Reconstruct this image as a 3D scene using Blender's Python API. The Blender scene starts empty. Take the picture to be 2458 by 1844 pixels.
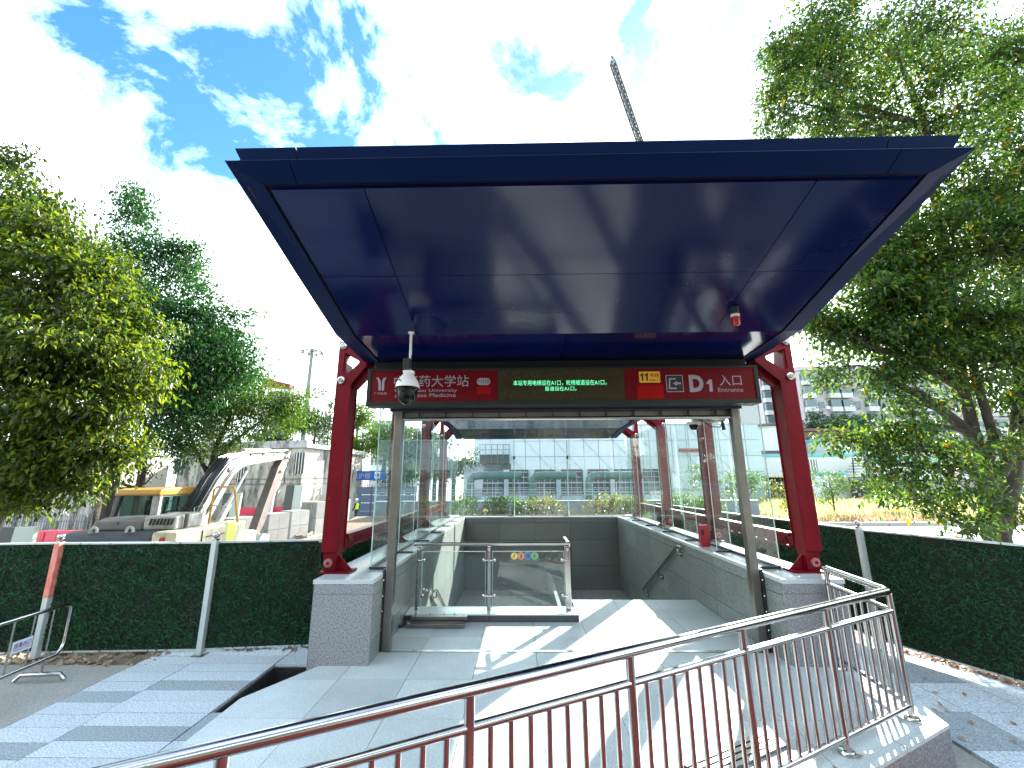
import bpy, bmesh, math, random
import numpy as np
from mathutils import Vector, Matrix
random.seed(7); np.random.seed(7)
SC = bpy.context.scene
COL = SC.collection
R = math.radians

# ---------------------------------------------------------------- camera
F_PX, PITCH, YAW, ROLL = 1008.5, 0.222628, -0.017173, -0.004960   # fitted to the photo (2458 x 1844)
EYE = Vector((0.0, 0.0, 2.0))
fwd = Vector((math.sin(YAW)*math.cos(PITCH), math.cos(YAW)*math.cos(PITCH), math.sin(PITCH)))
rgt0 = Vector((math.cos(YAW), -math.sin(YAW), 0)); up0 = rgt0.cross(fwd)
rgt = math.cos(ROLL)*rgt0 + math.sin(ROLL)*up0
upv = math.cos(ROLL)*up0 - math.sin(ROLL)*rgt0
cam_d = bpy.data.cameras.new('camera'); cam = bpy.data.objects.new('camera', cam_d); COL.objects.link(cam)
M = Matrix((rgt, upv, -fwd)).transposed().to_4x4(); M.translation = EYE
cam.matrix_world = M
cam_d.sensor_fit = 'HORIZONTAL'; cam_d.angle = 2*math.atan(1229/F_PX)
cam_d.clip_start = 0.05; cam_d.clip_end = 3000
SC.camera = cam
SC.render.resolution_x, SC.render.resolution_y = 1024, 768

def at(px, py, Y):
    """world point on the plane y = Y that the photo shows at (px, py)"""
    d = rgt*((px-1229)/F_PX) - upv*((py-922)/F_PX) + fwd
    return EYE + d*(Y/d.y)

# ---------------------------------------------------------------- sky, sun, exposure
SUN_AZ, SUN_EL = R(32.5), R(27)      # azimuth from +Y towards +X
EXPO = 2.8
w = bpy.data.worlds.new('World'); SC.world = w; w.use_nodes = True
nt = w.node_tree; N = nt.nodes; Lk = nt.links; N.clear()
out = N.new('ShaderNodeOutputWorld'); bg = N.new('ShaderNodeBackground')
sky = N.new('ShaderNodeTexSky'); sky.sky_type = 'NISHITA'; sky.sun_disc = False
sky.sun_elevation = SUN_EL; sky.sun_rotation = SUN_AZ; sky.altitude = 20; sky.air_density = 1.0; sky.dust_density = 0.6; sky.ozone_density = 2.0
tc = N.new('ShaderNodeTexCoord'); sp = N.new('ShaderNodeSeparateXYZ'); Lk.new(tc.outputs['Generated'], sp.inputs[0])
zz = N.new('ShaderNodeMath'); zz.operation = 'MAXIMUM'; zz.inputs[1].default_value = 0.0; Lk.new(sp.outputs[2], zz.inputs[0])
za = N.new('ShaderNodeMath'); za.operation = 'ADD'; za.inputs[1].default_value = 0.34; Lk.new(zz.outputs[0], za.inputs[0])
dv = N.new('ShaderNodeVectorMath'); dv.operation = 'DIVIDE'; Lk.new(tc.outputs['Generated'], dv.inputs[0])
cb = N.new('ShaderNodeCombineXYZ'); cb.inputs[2].default_value = 1.0
for i in (0, 1): Lk.new(za.outputs[0], cb.inputs[i])
Lk.new(cb.outputs[0], dv.inputs[1])
mp = N.new('ShaderNodeMapping'); mp.inputs['Scale'].default_value = (1, 1, 0); mp.inputs['Location'].default_value = (51.9, 2.3, 0); mp.inputs['Rotation'].default_value = (0, 0, R(20))
Lk.new(dv.outputs[0], mp.inputs[0])
ns = N.new('ShaderNodeTexNoise'); ns.inputs['Scale'].default_value = 3.4; ns.inputs['Detail'].default_value = 9; ns.inputs['Roughness'].default_value = 0.63; ns.inputs['Distortion'].default_value = 0.35
Lk.new(mp.outputs[0], ns.inputs['Vector'])
rp = N.new('ShaderNodeValToRGB'); rp.color_ramp.elements[0].position = 0.45; rp.color_ramp.elements[1].position = 0.68
hz = N.new('ShaderNodeMapRange'); hz.inputs[1].default_value = 0.62; hz.inputs[2].default_value = 0.28; hz.inputs[4].default_value = 0.34; Lk.new(sp.outputs[2], hz.inputs[0])   # clouds close up towards the horizon
mx0 = N.new('ShaderNodeMath'); mx0.operation = 'ADD'; Lk.new(ns.outputs['Fac'], mx0.inputs[0]); Lk.new(hz.outputs[0], mx0.inputs[1])
Lk.new(mx0.outputs[0], rp.inputs[0])
hs = N.new('ShaderNodeHueSaturation'); hs.inputs['Hue'].default_value = 0.497; hs.inputs['Saturation'].default_value = 1.3; hs.inputs['Value'].default_value = 0.9
Lk.new(sky.outputs[0], hs.inputs['Color'])
mx = N.new('ShaderNodeMix'); mx.data_type = 'RGBA'; Lk.new(rp.outputs[0], mx.inputs[0]); Lk.new(hs.outputs[0], mx.inputs[6]); mx.inputs[7].default_value = (8.5, 9.8, 10.0, 1)
Lk.new(mx.outputs[2], bg.inputs[0]); bg.inputs[1].default_value = 0.075
Lk.new(bg.outputs[0], out.inputs[0])
sun_d = bpy.data.lights.new('sun', 'SUN'); sun_d.energy = 4.0; sun_d.angle = R(0.53); sun_d.color = (1.0, 0.95, 0.86)
sun = bpy.data.objects.new('sun', sun_d); COL.objects.link(sun)
sv = Vector((math.sin(SUN_AZ)*math.cos(SUN_EL), math.cos(SUN_AZ)*math.cos(SUN_EL), math.sin(SUN_EL)))
sun.rotation_euler = sv.to_track_quat('Z', 'Y').to_euler(); sun.location = (20, 30, 30)
vs = SC.view_settings; SC.display_settings.display_device = 'sRGB'
vs.view_transform = 'Standard'; vs.look = 'None'; vs.exposure = EXPO; vs.gamma = 1.0; vs.use_curve_mapping = False
SC.render.engine = 'CYCLES'
cy = SC.cycles; cy.use_denoising = True; cy.use_adaptive_sampling = True; cy.adaptive_threshold = 0.02; cy.max_bounces = 8; cy.transparent_max_bounces = 28; cy.diffuse_bounces = 3; cy.glossy_bounces = 4
cy.transmission_bounces = 6; cy.sample_clamp_indirect = 6.0; cy.caustics_reflective = False; cy.caustics_refractive = False

# ---------------------------------------------------------------- materials
MATS = {}
def mat(name, color, rough=0.5, metal=0.0, noise=None, speck=None, bump=None, rand=0.0, spec=0.5, coat=0.0, streak=None, spots=None, emit=None, coord='Object'):
    """principled material; noise=(scale, amount, color2) large mottling, speck=(scale, amount) fine grain, streak=(scale, amount, color) vertical runs"""
    m = bpy.data.materials.new(name); m.use_nodes = True; t = m.node_tree; n = t.nodes; l = t.links
    b = n['Principled BSDF']; b.inputs['Roughness'].default_value = rough; b.inputs['Metallic'].default_value = metal
    b.inputs['Specular IOR Level'].default_value = spec
    if coat: b.inputs['Coat Weight'].default_value = coat; b.inputs['Coat Roughness'].default_value = 0.15
    if emit: b.inputs['Emission Color'].default_value = (*emit[0], 1); b.inputs['Emission Strength'].default_value = emit[1]
    src = None
    tcn = n.new('ShaderNodeTexCoord').outputs[coord]
    def mixc(fac, a, bcol, mode='MIX'):
        x = n.new('ShaderNodeMix'); x.data_type = 'RGBA'; x.blend_type = mode
        if isinstance(fac, float): x.inputs[0].default_value = fac
        else: l.new(fac, x.inputs[0])
        for i, c in ((6, a), (7, bcol)):
            if isinstance(c, (tuple, list)): x.inputs[i].default_value = (*c[:3], 1)
            else: l.new(c, x.inputs[i])
        return x.outputs[2]
    def noi(scale, detail=4, rough_=0.6, vec=None):
        q = n.new('ShaderNodeTexNoise'); q.inputs['Scale'].default_value = scale; q.inputs['Detail'].default_value = detail; q.inputs['Roughness'].default_value = rough_
        l.new(vec or tcn, q.inputs['Vector']); return q.outputs['Fac']
    def ramp(f, a, bb):
        q = n.new('ShaderNodeMapRange'); q.inputs[1].default_value = a; q.inputs[2].default_value = bb; l.new(f, q.inputs[0]); return q.outputs[0]
    cur = tuple(color)
    if noise:
        f = ramp(noi(noise[0], 6, 0.65), 0.35, 0.68)
        s = n.new('ShaderNodeMath'); s.operation = 'MULTIPLY'; s.inputs[1].default_value = noise[1]; l.new(f, s.inputs[0])
        cur = mixc(s.outputs[0], cur, noise[2])
    if streak:
        mpn = n.new('ShaderNodeMapping'); mpn.inputs['Scale'].default_value = (1, 1, streak[3] if len(streak) > 3 else 0.12); l.new(tcn, mpn.inputs[0])
        f = ramp(noi(streak[0], 8, 0.7, mpn.outputs[0]), 0.45, 0.62)
        s = n.new('ShaderNodeMath'); s.operation = 'MULTIPLY'; s.inputs[1].default_value = streak[1]; l.new(f, s.inputs[0])
        cur = mixc(s.outputs[0], cur, streak[2])
    if spots:      # scattered gum and drip marks of irregular size
        vo = n.new('ShaderNodeTexVoronoi'); vo.inputs['Scale'].default_value = spots[0]; l.new(tcn, vo.inputs['Vector'])
        ad = n.new('ShaderNodeMath'); ad.operation = 'ADD'; l.new(vo.outputs['Distance'], ad.inputs[0]); l.new(ramp(noi(spots[0]*4, 3), 0.3, 0.9), ad.inputs[1])
        f = n.new('ShaderNodeMapRange'); f.inputs[1].default_value = 0.26; f.inputs[2].default_value = 0.20; f.inputs[4].default_value = spots[1]; l.new(ad.outputs[0], f.inputs[0])
        cur = mixc(f.outputs[0], cur, spots[2])
    if speck:
        f = noi(speck[0], 2, 0.5)
        f2 = ramp(f, 0.3, 0.7)
        lo = 1-speck[1]; hi = 1+speck[1]
        q = n.new('ShaderNodeMapRange'); q.inputs[3].default_value = lo; q.inputs[4].default_value = hi; l.new(f2, q.inputs[0])
        cc = n.new('ShaderNodeCombineXYZ'); [l.new(q.outputs[0], cc.inputs[i]) for i in range(3)]
        cur = mixc(1.0, cur, cc.outputs[0], 'MULTIPLY')
    if rand:
        oi = n.new('ShaderNodeObjectInfo')
        q = n.new('ShaderNodeMapRange'); q.inputs[3].default_value = 1-rand; q.inputs[4].default_value = 1+rand; l.new(oi.outputs['Random'], q.inputs[0])
        cc = n.new('ShaderNodeCombineXYZ'); [l.new(q.outputs[0], cc.inputs[i]) for i in range(3)]
        cur = mixc(1.0, cur, cc.outputs[0], 'MULTIPLY')
    if isinstance(cur, tuple): b.inputs['Base Color'].default_value = (*cur[:3], 1)
    else: l.new(cur, b.inputs['Base Color'])
    if bump:
        f = noi(bump[0], 5, 0.6)
        bp = n.new('ShaderNodeBump'); bp.inputs['Strength'].default_value = bump[1]; bp.inputs['Distance'].default_value = bump[2] if len(bump) > 2 else 0.02
        l.new(f, bp.inputs['Height']); l.new(bp.outputs[0], b.inputs['Normal'])
    MATS[name] = m
    return m

def leafmat(name, c1, c2, c3=None, transl=0.45, gloss=0.35, patch=None):
    m = bpy.data.materials.new(name); m.use_nodes = True; t = m.node_tree; n = t.nodes; l = t.links
    b = n['Principled BSDF']; b.inputs['Roughness'].default_value = gloss; b.inputs['Specular IOR Level'].default_value = 0.4
    g = n.new('ShaderNodeNewGeometry'); r_ = n.new('ShaderNodeValToRGB')
    r_.color_ramp.elements[0].color = (*c1, 1); r_.color_ramp.elements[1].color = (*c2, 1)
    if c3:
        r_.color_ramp.elements[1].position = 0.96
        e = r_.color_ramp.elements.new(0.985); e.color = (*c3, 1)
    l.new(g.outputs['Random Per Island'], r_.inputs[0]); csock = r_.outputs[0]
    if patch:      # faded and dirty patches: (scale, colour)
        tcn = n.new('ShaderNodeTexCoord'); no = n.new('ShaderNodeTexNoise'); no.inputs['Scale'].default_value = patch[0]; no.inputs['Detail'].default_value = 5; l.new(tcn.outputs['Object'], no.inputs[0])
        mr = n.new('ShaderNodeMapRange'); mr.inputs[1].default_value = 0.48; mr.inputs[2].default_value = 0.72; mr.inputs[4].default_value = patch[2]; l.new(no.outputs[0], mr.inputs[0])
        mxp = n.new('ShaderNodeMix'); mxp.data_type = 'RGBA'; l.new(mr.outputs[0], mxp.inputs[0]); l.new(csock, mxp.inputs[6]); mxp.inputs[7].default_value = (*patch[1], 1); csock = mxp.outputs[2]
    l.new(csock, b.inputs['Base Color'])
    tr = n.new('ShaderNodeBsdfTranslucent')
    hsv = n.new('ShaderNodeHueSaturation'); hsv.inputs['Hue'].default_value = 0.475; hsv.inputs['Saturation'].default_value = 1.1; hsv.inputs['Value'].default_value = 2.2
    l.new(csock, hsv.inputs['Color']); l.new(hsv.outputs[0], tr.inputs[0])
    ms = n.new('ShaderNodeMixShader'); ms.inputs[0].default_value = transl
    l.new(b.outputs[0], ms.inputs[1]); l.new(tr.outputs[0], ms.inputs[2]); l.new(ms.outputs[0], n['Material Output'].inputs[0])
    MATS[name] = m; return m

def glassmat(name, tint, dust=0.04, ior=1.5, dustcol=(0.8, 0.95, 0.93)):
    m = bpy.data.materials.new(name); m.use_nodes = True; t = m.node_tree; n = t.nodes; l = t.links
    n.remove(n['Principled BSDF'])
    tr = n.new('ShaderNodeBsdfTransparent'); tr.inputs[0].default_value = (*tint, 1)
    gl = n.new('ShaderNodeBsdfGlossy'); gl.inputs['Roughness'].default_value = 0.0
    lw = n.new('ShaderNodeLayerWeight'); lw.inputs[0].default_value = 0.5
    pw = n.new('ShaderNodeMath'); pw.operation = 'POWER'; pw.inputs[1].default_value = 5.0; l.new(lw.outputs['Facing'], pw.inputs[0])
    fr = n.new('ShaderNodeMapRange'); fr.inputs[3].default_value = 0.042; fr.inputs[4].default_value = 0.6; l.new(pw.outputs[0], fr.inputs[0])     # Schlick, same from both sides of the thin pane
    a = n.new('ShaderNodeMixShader'); l.new(fr.outputs[0], a.inputs[0]); l.new(tr.outputs[0], a.inputs[1]); l.new(gl.outputs[0], a.inputs[2])
    du = n.new('ShaderNodeBsdfTranslucent'); du.inputs[0].default_value = (*dustcol, 1)
    df = n.new('ShaderNodeBsdfDiffuse'); df.inputs[0].default_value = (*dustcol, 1)
    dd = n.new('ShaderNodeMixShader'); l.new(du.outputs[0], dd.inputs[1]); l.new(df.outputs[0], dd.inputs[2])
    c = n.new('ShaderNodeMixShader'); l.new(a.outputs[0], c.inputs[1]); l.new(dd.outputs[0], c.inputs[2])
    tcn = n.new('ShaderNodeTexCoord'); no = n.new('ShaderNodeTexNoise'); no.inputs['Scale'].default_value = 1.3; no.inputs['Detail'].default_value = 6
    mpn = n.new('ShaderNodeMapping'); mpn.inputs['Scale'].default_value = (1, 1, 0.3); l.new(tcn.outputs['Object'], mpn.inputs[0]); l.new(mpn.outputs[0], no.inputs[0])
    mr = n.new('ShaderNodeMapRange'); mr.inputs[1].default_value = 0.3; mr.inputs[2].default_value = 0.75; mr.inputs[3].default_value = dust*0.3; mr.inputs[4].default_value = dust*2
    l.new(no.outputs[0], mr.inputs[0]); l.new(mr.outputs[0], c.inputs[0])
    l.new(c.outputs[0], n['Material Output'].inputs[0]); MATS[name] = m; return m

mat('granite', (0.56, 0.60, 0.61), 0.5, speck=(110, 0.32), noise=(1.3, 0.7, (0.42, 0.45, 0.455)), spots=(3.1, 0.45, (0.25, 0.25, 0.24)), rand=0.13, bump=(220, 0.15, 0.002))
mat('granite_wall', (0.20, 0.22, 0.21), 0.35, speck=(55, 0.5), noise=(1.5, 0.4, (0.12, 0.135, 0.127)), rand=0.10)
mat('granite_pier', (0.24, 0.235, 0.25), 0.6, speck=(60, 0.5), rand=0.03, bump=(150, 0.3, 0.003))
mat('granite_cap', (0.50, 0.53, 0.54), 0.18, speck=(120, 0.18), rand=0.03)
mat('granite_kerb', (0.055, 0.055, 0.065), 0.6, speck=(90, 0.5))
mat('paver_light', (0.51, 0.55, 0.585), 0.8, speck=(75, 0.45), rand=0.06, noise=(1.1, 0.3, (0.40, 0.45, 0.50)), bump=(90, 0.5, 0.004))
mat('paver_dark', (0.30, 0.335, 0.355), 0.8, speck=(75, 0.45), rand=0.06, bump=(90, 0.5, 0.004))
mat('joint', (0.12, 0.12, 0.12), 0.9)
mat('concrete', (0.34, 0.33, 0.31), 0.85, noise=(0.8, 0.7, (0.20, 0.185, 0.16)), speck=(50, 0.2), bump=(30, 0.3, 0.01))
mat('site_ground', (0.44, 0.43, 0.40), 0.9, noise=(0.25, 0.7, (0.28, 0.265, 0.235)), speck=(9, 0.2), bump=(3, 0.5, 0.05))
mat('dirt', (0.20, 0.15, 0.10), 0.95, noise=(5, 0.8, (0.09, 0.07, 0.05)), speck=(60, 0.4), bump=(25, 0.8, 0.04))
mat('pit_soil', (0.02, 0.018, 0.016), 0.95, bump=(15, 1, 0.05))
mat('rubble', (0.38, 0.30, 0.20), 0.9, rand=0.3, speck=(40, 0.3))
mat('steel', (0.46, 0.44, 0.425), 0.18, 1.0, noise=(6, 0.3, (0.36, 0.34, 0.32)))
mat('steel_rough', (0.27, 0.255, 0.235), 0.32, 1.0, noise=(4, 0.5, (0.16, 0.15, 0.135)))
mat('steel_dark', (0.05, 0.05, 0.05), 0.4, 0.6)
mat('red_paint', (0.165, 0.0005, 0.0085), 0.42, noise=(3.5, 0.45, (0.085, 0.0005, 0.0032)), streak=(7, 0.5, (0.06, 0.004, 0.005), 0.12), spots=(9, 0.5, (0.16, 0.05, 0.045)), spec=0.15, bump=(60, 0.05, 0.002))
mat('red_box', (0.30, 0.008, 0.02), 0.4)
mat('blue_metal', (0.0024, 0.0066, 0.058), 0.13, 0.0, noise=(0.8, 0.35, (0.0020, 0.0042, 0.034)), rand=0.16, spec=0.42, bump=(1.1, 0.14, 0.03))
mat('blue_rim', (0.0024, 0.012, 0.054), 0.45, 0.0, spec=0.06)
mat('blue_dark', (0.003, 0.005, 0.022), 0.4, 0.0)
mat('groove', (0.004, 0.005, 0.008), 0.8)
mat('sign_frame', (0.014, 0.017, 0.014), 0.5, 0.0, spec=0.25)
mat('sign_red', (0.125, 0.0003, 0.004), 0.45, spec=0.15)
mat('sign_red2', (0.30, 0.0015, 0.0006), 0.4, spec=0.15)
mat('sign_white', (0.34, 0.31, 0.35), 0.5, spec=0.2)
mat('sign_yellow', (0.85, 0.42, 0.02), 0.45)
mat('sign_black', (0.006, 0.008, 0.008), 0.4)
mat('led_panel', (0.042, 0.034, 0.013), 0.45, spec=0.15, noise=(7, 0.5, (0.024, 0.021, 0.009)))
mat('led_text', (0.2, 0.9, 0.5), 0.5, emit=((0.12, 0.8, 0.35), 0.22))
mat('scratch', (0.09, 0.08, 0.055), 0.5)
mat('white_plastic', (0.78, 0.77, 0.78), 0.35)
mat('black_plastic', (0.004, 0.004, 0.005), 0.15, spec=0.25)
mat('black_matte', (0.012, 0.012, 0.012), 0.6)
mat('lamp_red', (0.35, 0.01, 0.01), 0.2)
mat('turf_back', (0.002, 0.006, 0.003), 0.9)
leafmat('turf', (0.003, 0.030, 0.010), (0.034, 0.190, 0.072), transl=0.15, gloss=0.5, patch=(1.6, (0.055, 0.06, 0.03), 0.55))
mat('fence_metal', (0.50, 0.54, 0.52), 0.35, 0.2, noise=(5, 0.3, (0.5, 0.54, 0.52)))
mat('fence_red', (0.62, 0.10, 0.08), 0.4, noise=(8, 0.6, (0.8, 0.45, 0.35)))
mat('yellow_paint', (0.42, 0.20, 0.018), 0.45, noise=(3, 0.4, (0.45, 0.27, 0.06)))
mat('cream_paint', (0.55, 0.51, 0.38), 0.5, noise=(2.5, 0.7, (0.36, 0.31, 0.21)), streak=(6, 0.5, (0.16, 0.13, 0.09), 0.2))
mat('lime_paint', (0.55, 0.60, 0.12), 0.5)
mat('cw_grey', (0.055, 0.055, 0.06), 0.5, noise=(2, 0.4, (0.085, 0.08, 0.075)))
mat('hood_grey', (0.14, 0.13, 0.12), 0.6, noise=(4, 0.6, (0.08, 0.07, 0.06)))
mat('boom_white', (0.50, 0.49, 0.46), 0.5, noise=(3.5, 0.85, (0.17, 0.15, 0.125)), streak=(6, 0.5, (0.10, 0.085, 0.07), 0.3))
mat('stick_brown', (0.07, 0.05, 0.042), 0.6, noise=(4, 0.6, (0.13, 0.115, 0.105)))
mat('blue_stripe', (0.0, 0.16, 0.60), 0.5)
mat('hose', (0.012, 0.012, 0.012), 0.35)
glassmat('glass', (0.955, 0.987, 0.980), 0.005)
mat('glass_edge', (0.70, 0.92, 0.87), 0.15, spec=0.8)
glassmat('cab_glass', (0.55, 0.66, 0.63), 0.03, dustcol=(0.35, 0.55, 0.5))
mat('barrier_pink', (0.42, 0.006, 0.04), 0.45, noise=(3, 0.35, (0.7, 0.12, 0.18)))
mat('block_grey', (0.22, 0.22, 0.21), 0.85, noise=(2, 0.5, (0.13, 0.13, 0.125)), rand=0.15)
mat('board_dark', (0.05, 0.055, 0.05), 0.6)
mat('board_grey', (0.40, 0.44, 0.41), 0.6, noise=(2, 0.3, (0.3, 0.33, 0.3)))
mat('stain_wall', (0.30, 0.30, 0.295), 0.9, streak=(2.2, 0.97, (0.018, 0.018, 0.017), 0.22), noise=(0.5, 0.35, (0.4, 0.39, 0.37)))
mat('old_plaster', (0.42, 0.40, 0.35), 0.9, streak=(1.7, 0.92, (0.045, 0.042, 0.04), 0.3), noise=(0.6, 0.6, (0.26, 0.22, 0.17)))
mat('brick', (0.50, 0.36, 0.25), 0.9, rand=0.35)
mat('mortar', (0.30, 0.26, 0.22), 0.9)
mat('dark_open', (0.012, 0.012, 0.013), 0.6)
mat('win_glass', (0.035, 0.06, 0.065), 0.08, spec=0.8)
mat('hoarding_blue', (0.13, 0.17, 0.26), 0.5, noise=(1, 0.3, (0.10, 0.13, 0.2)))
mat('banner_blue', (0.003, 0.085, 0.33), 0.5)
mat('railing_white', (0.75, 0.75, 0.74), 0.5)
mat('timber', (0.36, 0.30, 0.22), 0.85, rand=0.4)
mat('bark_dark', (0.022, 0.017, 0.013), 0.9, noise=(6, 0.6, (0.045, 0.035, 0.027)), bump=(18, 0.9, 0.03))
mat('bark_grey', (0.055, 0.044, 0.036), 0.9, noise=(5, 0.6, (0.022, 0.017, 0.014)), bump=(16, 0.9, 0.03))
leafmat('leaf_bright', (0.008, 0.034, 0.007), (0.074, 0.108, 0.012), transl=0.55)
leafmat('leaf_dark', (0.006, 0.034, 0.009), (0.022, 0.080, 0.018), transl=0.38)
leafmat('leaf_mid', (0.022, 0.070, 0.010), (0.055, 0.105, 0.014), transl=0.45)
leafmat('leaf_right', (0.009, 0.038, 0.011), (0.058, 0.110, 0.016), (0.16, 0.12, 0.01), transl=0.5, gloss=0.3)
leafmat('leaf_far', (0.013, 0.042, 0.014), (0.036, 0.072, 0.024), transl=0.3)
leafmat('leaf_yellow', (0.05, 0.08, 0.012), (0.11, 0.12, 0.022), transl=0.4)
leafmat('grass_mat', (0.22, 0.25, 0.10), (0.34, 0.35, 0.19), transl=0.4, gloss=0.6)
leafmat('grass_dry', (0.33, 0.27, 0.16), (0.22, 0.165, 0.09), transl=0.3, gloss=0.7)
leafmat('litter', (0.30, 0.12, 0.03), (0.42, 0.22, 0.08), (0.10, 0.06, 0.04), transl=0.1, gloss=0.6)
mat('field_soil', (0.24, 0.24, 0.12), 0.95, noise=(0.4, 0.7, (0.30, 0.22, 0.13)))
mat('road', (0.55, 0.55, 0.53), 0.85, noise=(0.3, 0.3, (0.42, 0.42, 0.41)))
mat('tile_wall', (0.40, 0.46, 0.52), 0.5, rand=0.04)
mat('tile_joint', (0.22, 0.26, 0.30), 0.8)
mat('tower_dark', (0.03, 0.04, 0.045), 0.6)
mat('tower_frame', (0.30, 0.36, 0.40), 0.5)
mat('pipe_green', (0.025, 0.085, 0.08), 0.45)
mat('lowwall', (0.16, 0.19, 0.25), 0.7, noise=(0.6, 0.3, (0.19, 0.22, 0.28)))
mat('apartment', (0.30, 0.28, 0.30), 0.8, noise=(0.2, 0.3, (0.25, 0.23, 0.25)))
mat('apartment_white', (0.36, 0.37, 0.37), 0.8)
mat('apt_glass', (0.05, 0.085, 0.095), 0.15)
mat('shed_white', (0.45, 0.48, 0.48), 0.6)
mat('shed_brown', (0.10, 0.055, 0.05), 0.7)
mat('cabin_cyan', (0.07, 0.33, 0.38), 0.5)
mat('net_black', (0.012, 0.012, 0.016), 0.8)
mat('net_navy', (0.012, 0.015, 0.07), 0.8)
mat('overpass', (0.20, 0.21, 0.20), 0.8, noise=(0.15, 0.4, (0.15, 0.155, 0.15)))
mat('roof_red', (0.10, 0.008, 0.006), 0.8)
mat('pole_grey', (0.09, 0.105, 0.105), 0.5, 0.0)
mat('crane_steel', (0.03, 0.025, 0.018), 0.6)
mat('cloth_dark', (0.012, 0.014, 0.018), 0.9)
mat('vest', (0.36, 0.62, 0.01), 0.7)
mat('skin', (0.42, 0.24, 0.17), 0.6)
mat('helmet_white', (0.80, 0.80, 0.80), 0.3)
mat('helmet_yellow', (0.75, 0.50, 0.03), 0.35)
mat('icon_yellow', (0.80, 0.60, 0.05), 0.5); mat('icon_orange', (0.75, 0.26, 0.05), 0.5); mat('icon_blue', (0.05, 0.16, 0.50), 0.5); mat('icon_green', (0.08, 0.45, 0.10), 0.5)
mat('plate_white', (0.62, 0.62, 0.74), 0.5); mat('ink', (0.10, 0.03, 0.14), 0.6)
mat('red_mat', (0.17, 0.009, 0.010), 0.85, noise=(0.9, 0.6, (0.10, 0.03, 0.02)), speck=(60, 0.2))
mat('added_block_wall', (0.10, 0.095, 0.085), 0.8, noise=(0.3, 0.4, (0.07, 0.065, 0.06)))
mat('red_faded', (0.30, 0.09, 0.09), 0.5)
mat('sticker', (0.10, 0.12, 0.115), 0.3)

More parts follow.
